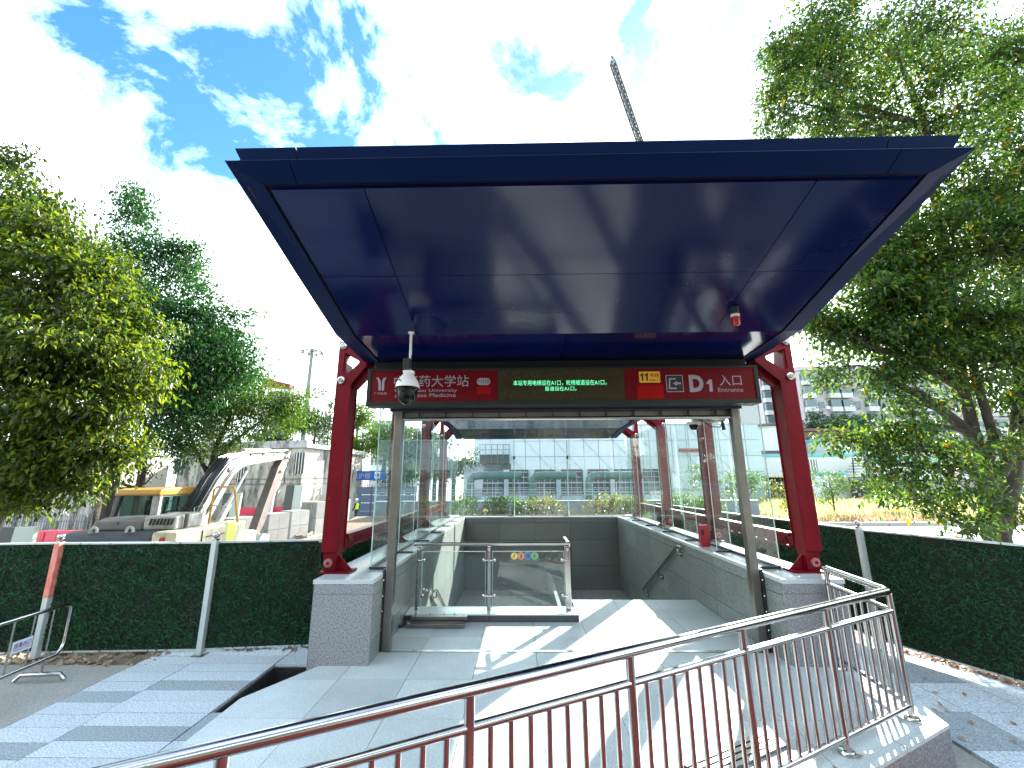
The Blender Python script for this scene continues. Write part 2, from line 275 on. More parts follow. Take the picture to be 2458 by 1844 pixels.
# ---------------------------------------------------------------- mesh helpers
OFF = {}          # object -> world offset of its local frame
class MB:
    def __init__(s): s.v = []; s.f = []
    def add(s, vs, fs):
        o = len(s.v); s.v += [tuple(p) for p in vs]; s.f += [tuple(i+o for i in f) for f in fs]; return s
    def hexa(s, p): return s.add(p, [(0,3,2,1),(4,5,6,7),(0,1,5,4),(1,2,6,5),(2,3,7,6),(3,0,4,7)])
    def box(s, x0, x1, y0, y1, z0, z1):
        return s.hexa([(x0,y0,z0),(x1,y0,z0),(x1,y1,z0),(x0,y1,z0),(x0,y0,z1),(x1,y0,z1),(x1,y1,z1),(x0,y1,z1)])
    def obox(s, c, size, rz=0.0, rx=0.0, ry=0.0):
        m = Matrix.Rotation(rz, 3, 'Z') @ Matrix.Rotation(ry, 3, 'Y') @ Matrix.Rotation(rx, 3, 'X'); c = Vector(c); a, b, d = [q/2 for q in size]
        return s.hexa([c + m @ Vector(p) for p in ((-a,-b,-d),(a,-b,-d),(a,b,-d),(-a,b,-d),(-a,-b,d),(a,-b,d),(a,b,d),(-a,b,d))])
    def bar(s, p0, p1, w, h, up=(0,0,1)):
        p0 = Vector(p0); p1 = Vector(p1); d = (p1-p0).normalized(); u = Vector(up)
        sd = d.cross(u)
        if sd.length < 1e-4: sd = d.cross(Vector((1,0,0)))
        sd.normalize(); u = sd.cross(d); a = sd*w/2; b = u*h/2
        return s.hexa([p0-a-b, p0+a-b, p1+a-b, p1-a-b, p0-a+b, p0+a+b, p1+a+b, p1-a+b])
    def prism(s, poly, ext):
        n = len(poly); e = Vector(ext); q = [Vector(p) for p in poly]
        fs = [tuple(range(n))[::-1], tuple(range(n, 2*n))] + [(i, (i+1) % n, n+(i+1) % n, n+i) for i in range(n)]
        return s.add(q + [p+e for p in q], fs)
    def tube(s, pts, r, n=8, caps=True):
        pts = [Vector(p) for p in pts]; k = len(pts); rs = r if isinstance(r, (list, tuple)) else [r]*k
        o = len(s.v); prev = None
        for i, p in enumerate(pts):
            d = (pts[min(i+1, k-1)] - pts[max(i-1, 0)])
            if d.length < 1e-9: d = Vector((0,0,1))
            d.normalize()
            if prev is None:
                a = d.cross(Vector((0,0,1)));
                if a.length < 1e-3: a = d.cross(Vector((1,0,0)))
            else: a = prev - d*prev.dot(d)
            if a.length < 1e-6: a = d.cross(Vector((0,1,0)))
            a.normalize(); b = d.cross(a); prev = a
            for j in range(n):
                t = 2*math.pi*j/n; s.v.append(tuple(p + (a*math.cos(t) + b*math.sin(t))*rs[i]))
        for i in range(k-1):
            for j in range(n):
                s.f.append((o+i*n+j, o+i*n+(j+1) % n, o+(i+1)*n+(j+1) % n, o+(i+1)*n+j))
        if caps: s.f.append(tuple(o+j for j in range(n))[::-1]); s.f.append(tuple(o+(k-1)*n+j for j in range(n)))
        return s
    def lathe(s, c, prof, n=16, axis=(0,0,1)):
        q = Vector((0,0,1)).rotation_difference(Vector(axis)); c = Vector(c); o = len(s.v)
        for r, z in prof:
            for j in range(n):
                t = 2*math.pi*j/n; s.v.append(tuple(c + q @ Vector((r*math.cos(t), r*math.sin(t), z))))
        for i in range(len(prof)-1):
            for j in range(n): s.f.append((o+i*n+j, o+i*n+(j+1) % n, o+(i+1)*n+(j+1) % n, o+(i+1)*n+j))
        s.f.append(tuple(o+j for j in range(n))[::-1]); s.f.append(tuple(o+(len(prof)-1)*n+j for j in range(n)))
        return s
    def quad(s, *p): return s.add(p, [tuple(range(len(p)))])
    def mesh(s, name, off=(0,0,0)):
        me = bpy.data.meshes.new(name); o = Vector(off)
        me.from_pydata([tuple(Vector(v)-o) for v in s.v], [], s.f); me.update(); return me
    def build(s, name, m, parent=None, smooth=False, bevel=0.0, base=None):
        if parent is None:
            if base is None:
                a = np.array(s.v); base = ((a[:,0].min()+a[:,0].max())/2, (a[:,1].min()+a[:,1].max())/2, a[:,2].min())
            off = Vector(base)
        else: off = OFF[parent]
        me = s.mesh(name, off); ob = bpy.data.objects.new(name, me); COL.objects.link(ob)
        me.materials.append(MATS[m] if isinstance(m, str) else m)
        if parent is None: ob.location = off
        else: ob.parent = parent
        OFF[ob] = off
        if smooth: shade(ob)
        if bevel:
            b = ob.modifiers.new('bevel', 'BEVEL'); b.width = bevel; b.segments = 2; b.limit_method = 'ANGLE'
        return ob
def shade(ob, ang=R(38)):
    me = ob.data
    me.polygons.foreach_set('use_smooth', [True]*len(me.polygons))
    try: me.set_sharp_from_angle(angle=ang)
    except Exception: pass
def tag(o, label, cat, group=None, kind=None):
    if label: o['label'] = label
    if cat: o['category'] = cat
    if group: o['group'] = group
    if kind: o['kind'] = kind
    return o
def thing(name, loc, label, cat, group=None):
    o = bpy.data.objects.new(name, None); COL.objects.link(o); o.location = loc; o.empty_display_size = 0.1; OFF[o] = Vector(loc)
    return tag(o, label, cat, group)
def struct(o): o['kind'] = 'structure'; return o
def copy_tree(o, loc, parent=None, rz=None):
    c = o.copy(); COL.objects.link(c)
    if parent is None: c.location = loc
    else: c.parent = parent
    if rz is not None: c.rotation_euler = (0, 0, rz)
    OFF[c] = Vector(loc)
    for ch in list(o.children): copy_tree(ch, loc, c)
    return c
def box(x0, x1, y0, y1, z0, z1): return MB().box(x0, x1, y0, y1, z0, z1)

def text_mesh(s, weight=0.0):
    cu = bpy.data.curves.new('t', 'FONT'); cu.body = s; cu.size = 1; cu.offset = weight; cu.fill_mode = 'BOTH'; cu.resolution_u = 3
    ob = bpy.data.objects.new('t', cu); COL.objects.link(ob)
    dg = bpy.context.evaluated_depsgraph_get(); dg.update()
    me = bpy.data.meshes.new_from_object(ob.evaluated_get(dg))
    bpy.data.objects.remove(ob); bpy.data.curves.remove(cu)
    me.materials.clear()
    return me
def fit_text(s, p_tl, p_br, m, parent, name='lettering', weight=0.0, ux=(1,0,0), uz=(0,0,1), thick=0.003):
    """lettering laid in the rectangle from top-left to bottom-right corner (world points on the plate)"""
    me = text_mesh(s, weight); n = len(me.vertices); a = np.empty(n*3); me.vertices.foreach_get('co', a); a = a.reshape(-1, 3)
    mn, mx_ = a.min(0), a.max(0); ux = Vector(ux); uz = Vector(uz); tl = Vector(p_tl); br = Vector(p_br)
    W = (br-tl).dot(ux); H = (tl-br).dot(uz); nn = ux.cross(uz)      # points towards the reader
    off = OFF[parent]; fac = []
    vs = []
    for q in a:
        u = (q[0]-mn[0])/(mx_[0]-mn[0])*W; v = (q[1]-mn[1])/(mx_[1]-mn[1])*H
        vs.append(tl + ux*u - uz*(H-v))
    fs = [tuple(p.vertices) for p in me.polygons]
    mb = MB(); mb.v = [tuple(v + nn*thick) for v in vs]; mb.f = fs
    bpy.data.meshes.remove(me)
    return mb.build(name, m, parent)

# foliage -------------------------------------------------------------------
def leaf_mesh(name, P, D, Nn, L, W, m, parent, droop=0.25, kind=None):
    """diamond leaves folded along the midrib. P,D,Nn: (n,3) arrays, L,W: (n,)"""
    n = len(P); D = D/np.linalg.norm(D, axis=1, keepdims=True); S = np.cross(D, Nn); S /= (np.linalg.norm(S, axis=1, keepdims=True)+1e-9); U = np.cross(S, D)
    L = L[:, None]; W = W[:, None]
    v = np.empty((n, 4, 3)); v[:, 0] = P
    v[:, 1] = P + D*L*0.45 + S*W*0.5 + U*W*0.18
    v[:, 2] = P + D*L - U*L*droop
    v[:, 3] = P + D*L*0.45 - S*W*0.5 + U*W*0.18
    off = np.array(OFF[parent] if parent is not None else (0,0,0)); v = v.reshape(-1, 3) - off
    me = bpy.data.meshes.new(name); me.vertices.add(4*n); me.vertices.foreach_set('co', v.astype(np.float32).ravel())
    idx = np.arange(n)*4; tri = np.stack([idx, idx+1, idx+2, idx, idx+2, idx+3], 1).ravel()
    me.loops.add(6*n); me.loops.foreach_set('vertex_index', tri.astype(np.int32))
    me.polygons.add(2*n); me.polygons.foreach_set('loop_start', (np.arange(2*n)*3).astype(np.int32)); me.polygons.foreach_set('loop_total', np.full(2*n, 3, np.int32))
    me.update(calc_edges=True); me.materials.append(MATS[m])
    ob = bpy.data.objects.new(name, me); COL.objects.link(ob)
    if parent is not None: ob.parent = parent; OFF[ob] = OFF[parent]
    if kind: ob['kind'] = kind
    return ob
def rnd_dirs(n, rng):
    d = rng.normal(size=(n, 3)); return d/np.linalg.norm(d, axis=1, keepdims=True)
def tree(name, label, base, trunk, clusters, leaf, leafm, barkm, seed, group=None, spray=11, spread=0.22, twig=0.012, trunks=None, trunk_n=9, hang=0.35, fill=1.0):
    """trunk: list of (point, radius). clusters: (center, (rx,ry,rz), number of sprays). Each cluster hangs on a limb from the trunk."""
    rng = np.random.default_rng(seed); rr = random.Random(seed)
    t = thing(name, base, label, 'tree', group)
    tb = MB(); stems = [trunk] + (trunks or [])
    for st in stems: tb.tube([p for p, r_ in st], [r_ for p, r_ in st], trunk_n)
    br = MB(); P = []; D = []
    nodes = [(Vector(p), r_) for st in stems for p, r_ in st[1:]]
    for c, rad, ns_ in clusters:
        c = Vector(c); rad = rad if isinstance(rad, (tuple, list)) else (rad, rad, rad*0.8)
        p0, r0 = min(nodes, key=lambda q: (q[0]-c).length + max(0, q[0].z-c.z)*1.5)
        mid = (p0+c)/2 + Vector((rr.uniform(-.3,.3), rr.uniform(-.3,.3), -0.10*(c-p0).length + rr.uniform(0,.3)))
        q1 = p0*0.75 + mid*0.25 + Vector((0,0,.05)); rb = min(r0*0.6, 0.02+0.018*(c-p0).length)
        br.tube([p0, q1, mid, mid*0.5+c*0.5+Vector((rr.uniform(-.1,.1),rr.uniform(-.1,.1),.1)), c], [rb, rb*.9, rb*.7, rb*.5, rb*.3], 6)
        # boughs: flattened sub-clumps with gaps between them
        nb = max(3, int(round(3 + ns_/14))); bu = rnd_dirs(nb, rng); bc = np.array(c) + bu*np.array(rad)*rng.uniform(.45, .95, nb)[:,None]; bs = rng.uniform(.30, .55, nb)*fill
        for i in range(nb):
            e_ = Vector(bc[i]); m2 = c*0.5+e_*0.5 + Vector((rr.uniform(-.1,.1), rr.uniform(-.1,.1), rr.uniform(-.05,.12)))
            br.tube([c, m2, e_], [rb*.32, rb*.22, twig*.8], 5, False)
        wi = rng.choice(nb, ns_, p=bs**2/np.sum(bs**2)); u = rnd_dirs(ns_, rng); rho = rng.uniform(0.1, 1.0, ns_)**0.6
        rho = np.where(rng.uniform(0,1,ns_) < .10, rho*1.45, rho)
        ends = bc[wi] + u*(rho*bs[wi])[:,None]*np.array(rad)*np.array([1.1,1.1,.62])
        u = u*.6 + bu[wi]*.5
        for i in range(ns_):
            e = Vector(ends[i])
            if i % 2 == 0:
                c2 = Vector(bc[wi[i]]); m2 = c2*0.45+e*0.55 + Vector((rr.uniform(-.05,.05), rr.uniform(-.05,.05), rr.uniform(0,.06)))
                br.tube([c2, m2, e], [twig, twig*.7, twig*.4], 4, False)
        k = spray
        base_p = np.repeat(ends, k, 0) + rng.normal(size=(ns_*k, 3))*spread*np.array([1,1,.6])
        dirs = np.repeat(u, k, 0)*0.7 + rnd_dirs(ns_*k, rng)*0.9 + np.array([0,0,-hang])
        P.append(base_p); D.append(dirs)
    P = np.concatenate(P); D = np.concatenate(D); n = len(P)
    Nn = rnd_dirs(n, rng)*0.6 + np.array([0,0,1.0])
    Ls = leaf*rng.uniform(0.5, 1.2, n); Ws = Ls*rng.uniform(0.36, 0.56, n)
    tb.build('trunk', barkm, t, smooth=True); br.build('branch', barkm, t, smooth=True)
    leaf_mesh('crown', P, D, Nn, Ls, Ws, leafm, t)
    return t
def shrub(name, label, c, rad, n, leaf, leafm, seed, group=None):
    """bush resting on the ground at c (base centre)"""
    rng = np.random.default_rng(seed); t = thing(name, c, label, 'shrub', group)
    st = MB(); c = Vector(c)
    for i in range(7):
        a = i*0.9+seed; st.tube([c, c+Vector((math.cos(a)*rad[0]*.35, math.sin(a)*rad[1]*.35, rad[2]*.7)), c+Vector((math.cos(a)*rad[0]*.6, math.sin(a)*rad[1]*.6, rad[2]*1.4))], [.03,.02,.01], 5)
    st.build('stem', 'bark_dark', t)
    u = rnd_dirs(n, rng); rho = rng.uniform(0.3, 1, n)**0.5
    P = np.array(c) + np.array([0,0,rad[2]]) + u*rho[:,None]*np.array(rad)*(1+.2*np.sin(u[:,0]*7+seed))[:,None]
    P[:,2] = np.maximum(P[:,2], c.z+0.02)
    D = u + rnd_dirs(n, rng)*0.8
    leaf_mesh('foliage', P, D, rnd_dirs(n, rng)*.6+np.array([0,0,1.]), leaf*rng.uniform(.6,1.3,n), leaf*.5*rng.uniform(.7,1.2,n), leafm, t)
    return t

# ================================================================ SETTING
ZL, ZR, ZS = -0.20, -0.30, -1.20           # left pavement, right pavement, construction site levels
PLAT = [(-2.24,5.17),(-2.65,4.46),(-2.65,0.85),(3.53,4.08),(3.78,5.17),(3.78,5.6),(-2.24,5.6)]
# wide ground sheet
gm = MB(); g0, g1 = -900, 900
gm.quad((g0,-300,ZS),(g1,-300,ZS),(g1,1500,ZS),(g0,1500,ZS)); struct(gm.build('ground', 'site_ground', base=(0,0,ZS)))
# left pavement body with a trench left open
lp = MB()
for x0, x1, y0, y1 in ((-16,-3.025,-6,6.45),(-3.025,-2.37,-6,4.655),(-3.025,-2.37,5.725,6.45)):
    lp.box(x0,x1,y0,y1,ZS+0.004,ZL-0.03)
lp_o = struct(lp.build('pavement', 'joint', base=(-9,0,ZS)))
# concrete apron on its left side
ca = MB(); ca.box(-15.9,-4.765,-5.9,5.70,ZL-0.026,ZL-0.004); ca.build('concrete_apron','concrete',lp_o)
dr = MB(); dr.box(-15.9,-4.765,5.705,6.44,ZL-0.027,ZL-0.03+0.012); dr.build('dirt_strip','dirt',lp_o)
# pavers, one by one
rowd = 0.2255
cols = [(-4.75,-4.085),(-4.075,-3.035)]
darkrows = {1:(5.1,4.18,3.27,2.36), 0:(4.85,3.93,3.02)}
for ci, (xa, xb) in enumerate(cols):
    y = 6.0 - (0.02 if ci else 0.05); i = 0
    while y > 1.2:
        y0 = y-rowd; dark = any(abs(y0-q) < 0.113 for q in darkrows[ci])
        p = MB(); p.box(xa,xb,y0+0.004,y-0.004,ZL-0.03+0.002,ZL + random.uniform(-0.002,0.0015)); p.build('paver','paver_dark' if dark else 'paver_light',lp_o)
        y = y0
y = 4.645
while y > 0.9:
    MB().box(-3.02,-2.66,y-0.45,y-0.006,ZL-0.028,ZL+random.uniform(-0.002,0.001)).build('paver','paver_dark' if abs(y-4.645)<.01 else 'paver_light',lp_o); y -= 0.455
MB().box(-4.75,-3.035,5.99,6.30,ZL-0.028,ZL-0.002).build('paver','paver_light',lp_o)
MB().box(-3.02,-2.38,5.735,6.40,ZL-0.028,ZL-0.002).build('paver','paver_light',lp_o)
# trench bottom, near-black sheets lining two of its sides and two stones in it
MB().box(-3.022,-2.372,4.658,5.722,ZS+0.006,-0.62).build('trench_floor','pit_soil',lp_o)
MB().box(-3.024,-3.006,4.657,5.723,-.615,ZL-.035).box(-3.0055,-2.373,5.705,5.723,-.615,ZL-.035).build('trench_lining','pit_soil',lp_o)
for q,(x,yy,s_) in enumerate(((-2.80,4.74,.09),(-2.72,5.35,.08),(-2.86,5.15,.06),(-2.6,5.5,.07))):
    MB().obox((x,yy,-0.33+0.02*q),(s_*1.4,s_,s_),rz=q,rx=.3).build('stone','granite',lp_o,bevel=0.01)
# rubble along the foot of the fence
rng = random.Random(3); rb = MB()
for i in range(420):
    x = rng.uniform(-12,-4.6); s_ = rng.uniform(.012,.045); rb.obox((x, rng.uniform(5.66,6.1), ZL-.012+s_*.3),(s_*1.8,s_*1.2,s_*.6),rz=rng.uniform(0,3),rx=rng.uniform(-.5,.5),ry=rng.uniform(-.5,.5))
for i in range(60):
    x = rng.uniform(-4.6,-2.5); s_ = rng.uniform(.01,.035); rb.obox((x, rng.uniform(6.12,6.3), ZL+s_*.3),(s_*1.8,s_*1.2,s_*.6),rz=rng.uniform(0,3),rx=rng.uniform(-.5,.5),ry=rng.uniform(-.5,.5))
tag(rb.build('rubble','rubble',base=(-8,5.9,ZL)),'tan rubble and crushed stone strewn along the foot of the left turf fence','rubble',kind='stuff')

# entrance platform: base body, slabs one by one clipped to its outline
pb = MB(); pb.prism([(x,y,ZS+0.01) for x,y in PLAT],(0,0,-0.03-ZS-0.01)); plat = pb.build('platform','granite_pier',base=(0.6,3.5,ZS+0.01)); struct(plat)
def clip_poly(poly, planes):
    for (a,b,c) in planes:      # keep a*x+b*y<=c
        outp = []
        for i in range(len(poly)):
            p, q = poly[i], poly[(i+1)%len(poly)]; dp = a*p[0]+b*p[1]-c; dq = a*q[0]+b*q[1]-c
            if dp <= 0: outp.append(p)
            if dp*dq < 0: t_ = dp/(dp-dq); outp.append((p[0]+(q[0]-p[0])*t_, p[1]+(q[1]-p[1])*t_))
        poly = outp
        if len(poly) < 3: return None
    return poly
def edge(p, q):   # half-plane left of p->q kept
    nx, ny = (q[1]-p[1]), -(q[0]-p[0]); return (nx, ny, nx*p[0]+ny*p[1])
hull = [edge((-2.65,4.46),(-2.65,0.85)), edge((-2.65,0.85),(3.53,4.08)), edge((3.53,4.08),(3.78,5.17)), edge((-2.24,5.17),(-2.65,4.46))]
XJ = [-2.70,-1.885,-1.19,-0.507,0.175,0.857,1.54,2.222,2.904,3.9]
YJ = [0.6,1.25,1.97,2.69,3.41,4.13,4.85,5.555]
for i in range(len(XJ)-1):
    for j in range(len(YJ)-1):
        sh_ = -0.30 if j in (1,3) and i in (0,1) else 0.0
        poly = [(XJ[i]+.003,YJ[j]+.003),(XJ[i+1]-.003,YJ[j]+.003),(XJ[i+1]-.003,YJ[j+1]-.003),(XJ[i]+.003,YJ[j+1]-.003)]
        poly = clip_poly(poly, hull)
        if not poly: continue
        z1 = random.uniform(-0.0012,0.0); MB().prism([(x,y,-0.028) for x,y in poly],(0,0,0.028+z1)).build('stone_slab','granite',plat)
# hall floor behind the shutter line up to the stair head, with the well left open
hall = MB().box(-1.69,2.95,5.6,6.97,-0.6,-0.03); hall.box(0.86,2.95,6.97,7.78,-0.6,-0.03)
hall_o = struct(hall.build('hall_floor','joint'))
YH = [5.615,6.05,6.75,7.265,7.775]
for i in range(1,len(XJ)-1):
    for j in range(4):
        x0 = max(XJ[i],-1.685)+.003; x1 = min(XJ[i+1],2.945)-.003; y0, y1 = YH[j]+.003, YH[j+1]-.003
        if j == 2 and x0 < .8: y1 = min(y1, 6.965)
        if j == 3 and x0 < .8: continue
        MB().box(x0,x1,y0,y1,-0.028,random.uniform(-0.0012,0)).build('stone_slab','granite',hall_o)
MB().box(-1.55,2.80,5.557,5.612,-0.026,0.004).build('threshold_strip','steel',hall_o)
# stair and well below
st = MB(); n = 20
for i in range(n): st.box(0.90,2.94,7.80+i*0.28,7.80+(i+1)*0.28,-4.2,-0.15*(i+1))
struct(st.build('stair','granite_wall'))
esc = MB(); esc.prism([(-1.68,7.05,-0.5),(-1.68,7.6,-0.5),(-1.68,13.5,-3.9),(-1.68,13.5,-4.3),(-1.68,7.05,-4.3)],(2.45,0,0)); struct(esc.build('escalator_ramp','steel_rough'))
MB().box(0.78,0.86,6.99,13.5,-4.2,-0.62).build('well_divider','granite_wall',hall_o)
# right pavement and what lies beyond the right fence
rp_ = MB(); rp_.box(3.80,60,-8,21.8,ZS+0.006,ZR-0.03); rpo = struct(rp_.build('pavement','concrete',base=(20,5,ZS)))
rpo.location.z += 0
for i in range(-1,7):
    for j in range(-1,9):
        x0 = 3.86+i*0.62 - (j%2)*0.0; y0 = 1.2+j*0.62
        if x0 > 5.3 + (6.6-y0)*0.42 or (x0 < 3.5 and y0 > 3.4): continue
        MB().box(x0+.004,x0+.616,y0+.004,y0+.616,ZR-0.029,ZR+random.uniform(-.002,.001)).build('paver','paver_dark' if (i*3+j)%5==0 else 'paver_light',rpo)
ff = MB().box(-2.64,3.79,-8,4.45,ZS+.008,ZR-.01); ffo = struct(ff.build('pavement','concrete')); MB().box(-2.6,3.3,-6,3.9,ZR-.009,ZR-.001).build('red_matting','red_mat',ffo)   # trodden red matting before the platform; its colour shows in the polished bars
rd = MB(); rd.box(5.5,70,9,21.79,ZR-0.029,ZR-0.012); rd.build('road_surface','road',rpo)
fd = MB(); fd.box(4,140,22.1,60,ZS+.01,ZR-0.02); fdo = struct(fd.build('field','field_soil'))
kb = MB()
x = 6.0
while x < 60:
    MB().box(x+.01,x+2.98,21.82,22.09,ZR-.3,ZR+0.16).build('kerb_stone','concrete',rpo,bevel=.02); x += 3.0
# grass on the field
rng = np.random.default_rng(5); ng = 26000
gx = rng.uniform(8,60,ng); gy = 22.2+ (rng.uniform(0,1,ng)**1.6)*22
P = np.stack([gx,gy,np.full(ng,ZR-0.02)],1); D = rnd_dirs(ng,rng)*0.35+np.array([0,0,1.]); dry = gy < 25+1.0*np.sin(gx*.7)
Lg = rng.uniform(.25,.55,ng); Nn = rnd_dirs(ng,rng)
go = leaf_mesh('tall_grass',P[~dry],D[~dry],Nn[~dry],Lg[~dry],Lg[~dry]*.16,'grass_mat',None); tag(go,'sunlit yellow-green tall grass on the field beyond the right fence','grass',kind='stuff')
go = leaf_mesh('dry_grass',P[dry],D[dry],Nn[dry],Lg[dry]*.8,Lg[dry]*.14,'grass_dry',None); tag(go,'dry brown grass and weeds along the kerb of the field','grass',kind='stuff')
# leaf litter, right side
rng = np.random.default_rng(9)
t_ = rng.uniform(0,1,900); P = np.stack([5.42+t_*0.9+rng.uniform(-.13,.06,900)-.22, 6.6-t_*1.95+rng.normal(size=900)*.04-.05, ZR+rng.uniform(.004,.03,900)],1)
D = rnd_dirs(900,rng)*np.array([1,1,.25]); tag(leaf_mesh('leaf_litter',P,D,rnd_dirs(900,rng)*.5+np.array([0,0,1.]),rng.uniform(.04,.08,900),rng.uniform(.02,.035,900),'litter',None,droop=-.1),'brown fallen leaves heaped along the foot of the right turf fence','leaves',kind='stuff')
for k in range(26):
    x, y, z = (rng.uniform(3.9,5.2), rng.uniform(3.2,6.2), ZR) if k < 20 else (rng.uniform(.5,3.1), rng.uniform(3.2,4.6), 0.0)
    if k in (20,): x, y, z = 2.2, 3.46, 0.0
    P = np.array([[x,y,z+.008]]); D = rnd_dirs(1,rng)*np.array([1,1,.1])
    o = leaf_mesh('fallen_leaf',P,D,np.array([[.1,.1,1.]]),np.array([.075]),np.array([.04]),'litter',None,droop=-.15)
    tag(o,'single curled brown leaf lying loose on the stone paving at right','leaf','loose leaves on the paving')

# ================================================================ STATION ENTRANCE
XL, XR, ZT, YF, YB = -1.69, 2.95, 0.88, 5.17, 13.45      # inner wall faces, wall top, wall front, rear wall face
WT = 0.68
def parapet(name, label, inner, outer, side):
    s = 1 if side == 'right' else -1
    t = thing('parapet_wall', ((inner+outer)/2, YF, ZS), label, 'wall', 'granite parapet walls')
    x0, x1 = sorted((inner + s*0.03, outer))
    b = MB(); b.box(x0, x1, YF+.03, 14.1, ZS+.02, ZT-.05); b.build('wall_core','joint',t)
    # front pier face
    a, c = sorted((inner, outer))
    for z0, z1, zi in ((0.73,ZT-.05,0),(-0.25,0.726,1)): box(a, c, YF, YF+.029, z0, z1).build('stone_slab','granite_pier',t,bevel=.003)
    # inner face slabs
    ys = [YF+.03, 5.86, 6.94, 8.04, 9.15, 10.24, 11.34, 12.42, YB]
    zs = [-4.2,-3.16,-2.68,-2.20,-1.72,-1.24,-0.75,-0.26, 0.22, 0.70, ZT-.05]
    xi0, xi1 = sorted((inner, inner + s*0.029))
    for i in range(len(ys)-1):
        for j in range(len(zs)-1):
            if zs[j+1] < -0.4 and ys[i] < 6.9: continue
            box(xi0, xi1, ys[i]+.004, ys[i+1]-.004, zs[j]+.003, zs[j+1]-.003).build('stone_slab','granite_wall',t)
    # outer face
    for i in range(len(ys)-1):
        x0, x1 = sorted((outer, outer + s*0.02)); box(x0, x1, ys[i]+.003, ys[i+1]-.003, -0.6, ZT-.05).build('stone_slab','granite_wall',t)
    # cap
    yc = [YF+.001, 6.3, 7.55, 8.8, 10.05, 11.3, 12.55, 14.1]
    for i in range(len(yc)-1):
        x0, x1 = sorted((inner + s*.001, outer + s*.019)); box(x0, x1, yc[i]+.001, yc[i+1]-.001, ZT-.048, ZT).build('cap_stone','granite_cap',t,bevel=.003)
    return t
parapet('l','grey granite parapet wall on the left side of the stairwell with polished cap',XL,XL-WT,'left')
parapet('r','grey granite parapet wall on the right side of the stairwell with a handrail',XR,XR+WT,'right')
t = thing('parapet_wall',(0.63,YB,ZS),'dark granite rear parapet wall closing the far end of the stairwell','wall','granite parapet walls')
box(XL-WT,XR+WT,YB+.03,14.05,-4.3,ZT-.05).build('wall_core','joint',t)
xs = [XL,-0.62,0.45,1.52,XR]; zs = [-4.2,-3.4,-2.68,-1.96,-1.24,-0.52,0.20,0.70,ZT-.05]
for i in range(4):
    for j in range(len(zs)-1): box(xs[i]+.006,xs[i+1]-.006,YB,YB+.029,zs[j]+.006,zs[j+1]-.006).build('stone_slab','granite_wall',t)
for i in range(4): box(xs[i]+.001,xs[i+1]-.001,YB-.012,14.08,ZT-.047,ZT+.001).build('cap_stone','granite_cap',t)

# ---- glass screens standing on the parapets
GL, GR, GT = -1.93, 3.28, 3.22
ysp = [5.75 + 1.2525*i for i in range(7)]
def screen(label, gx, s):
    t = thing('glass_screen',(gx,9.5,ZT),label,'glass wall','glass screens on the parapets')
    for i in range(6):
        p = box(gx-.006,gx+.006,ysp[i]+.006,ysp[i+1]-.006,ZT+.03,GT).build('glass_pane','glass',t)
        e = MB(); e.box(gx-.0065,gx+.0065,ysp[i]+.0005,ysp[i]+.0055,ZT+.03,GT); e.build('pane_edge','glass_edge',p)
        # glass stiffening fin and black foot
        f = box(gx - (0.20 if s < 0 else -0.20)*0 + min(0, -s*.22), gx + max(0, -s*.22), ysp[i+1]-.006, ysp[i+1]+.006, ZT+.02, GT-.1).build('glass_fin','glass',t)
        x0 = gx - s*.225
        box(min(x0,x0+.004),max(x0,x0+.004),ysp[i+1]-.0065,ysp[i+1]+.0065,ZT+.02,GT-.1).build('pane_edge','glass_edge',f)
        a, b = sorted((gx-s*.24, gx-s*.01)); box(a,b,ysp[i+1]-.02,ysp[i+1]+.02,ZT+.001,ZT+.02).build('fin_foot','steel_dark',t)
    box(gx-.02,gx+.02,ysp[0],ysp[-1],ZT+.001,ZT+.029).build('bottom_channel','steel_dark',t)
    # short return pane beside the shutter post
    a, b = sorted((gx-s*.30, gx)); 
    box(a,b,5.735,5.747,ZT+.03,GT).build('glass_pane','glass',t); box(a,b,5.72,5.76,ZT+.001,ZT+.032).build('bottom_channel','steel_dark',t)
    return t
screen('tall frameless glass screen along the left parapet',GL,-1)
screen('tall frameless glass screen along the right parapet',GR,1)
t = thing('glass_screen',(0.66,13.75,ZT),'rear glass screen of three wide panes above the dark rear wall','glass wall','glass screens on the parapets')
xr = [GL+.02,-0.18,1.52,GR-.02]
for i in range(3):
    p = box(xr[i]+.005,xr[i+1]-.005,13.70,13.712,ZT+.03,GT).build('glass_pane','glass',t)
    if i: box(xr[i]-.012,xr[i]+.012,13.64,13.80,ZT+.001,GT).build('glass_fin','glass_edge',t); box(xr[i]-.03,xr[i]+.03,13.63,13.66,2.62,2.72).build('patch_fitting','steel_dark',t)
box(xr[0],xr[3],13.69,13.72,ZT+.003,ZT+.029).build('bottom_channel','steel_rough',t)

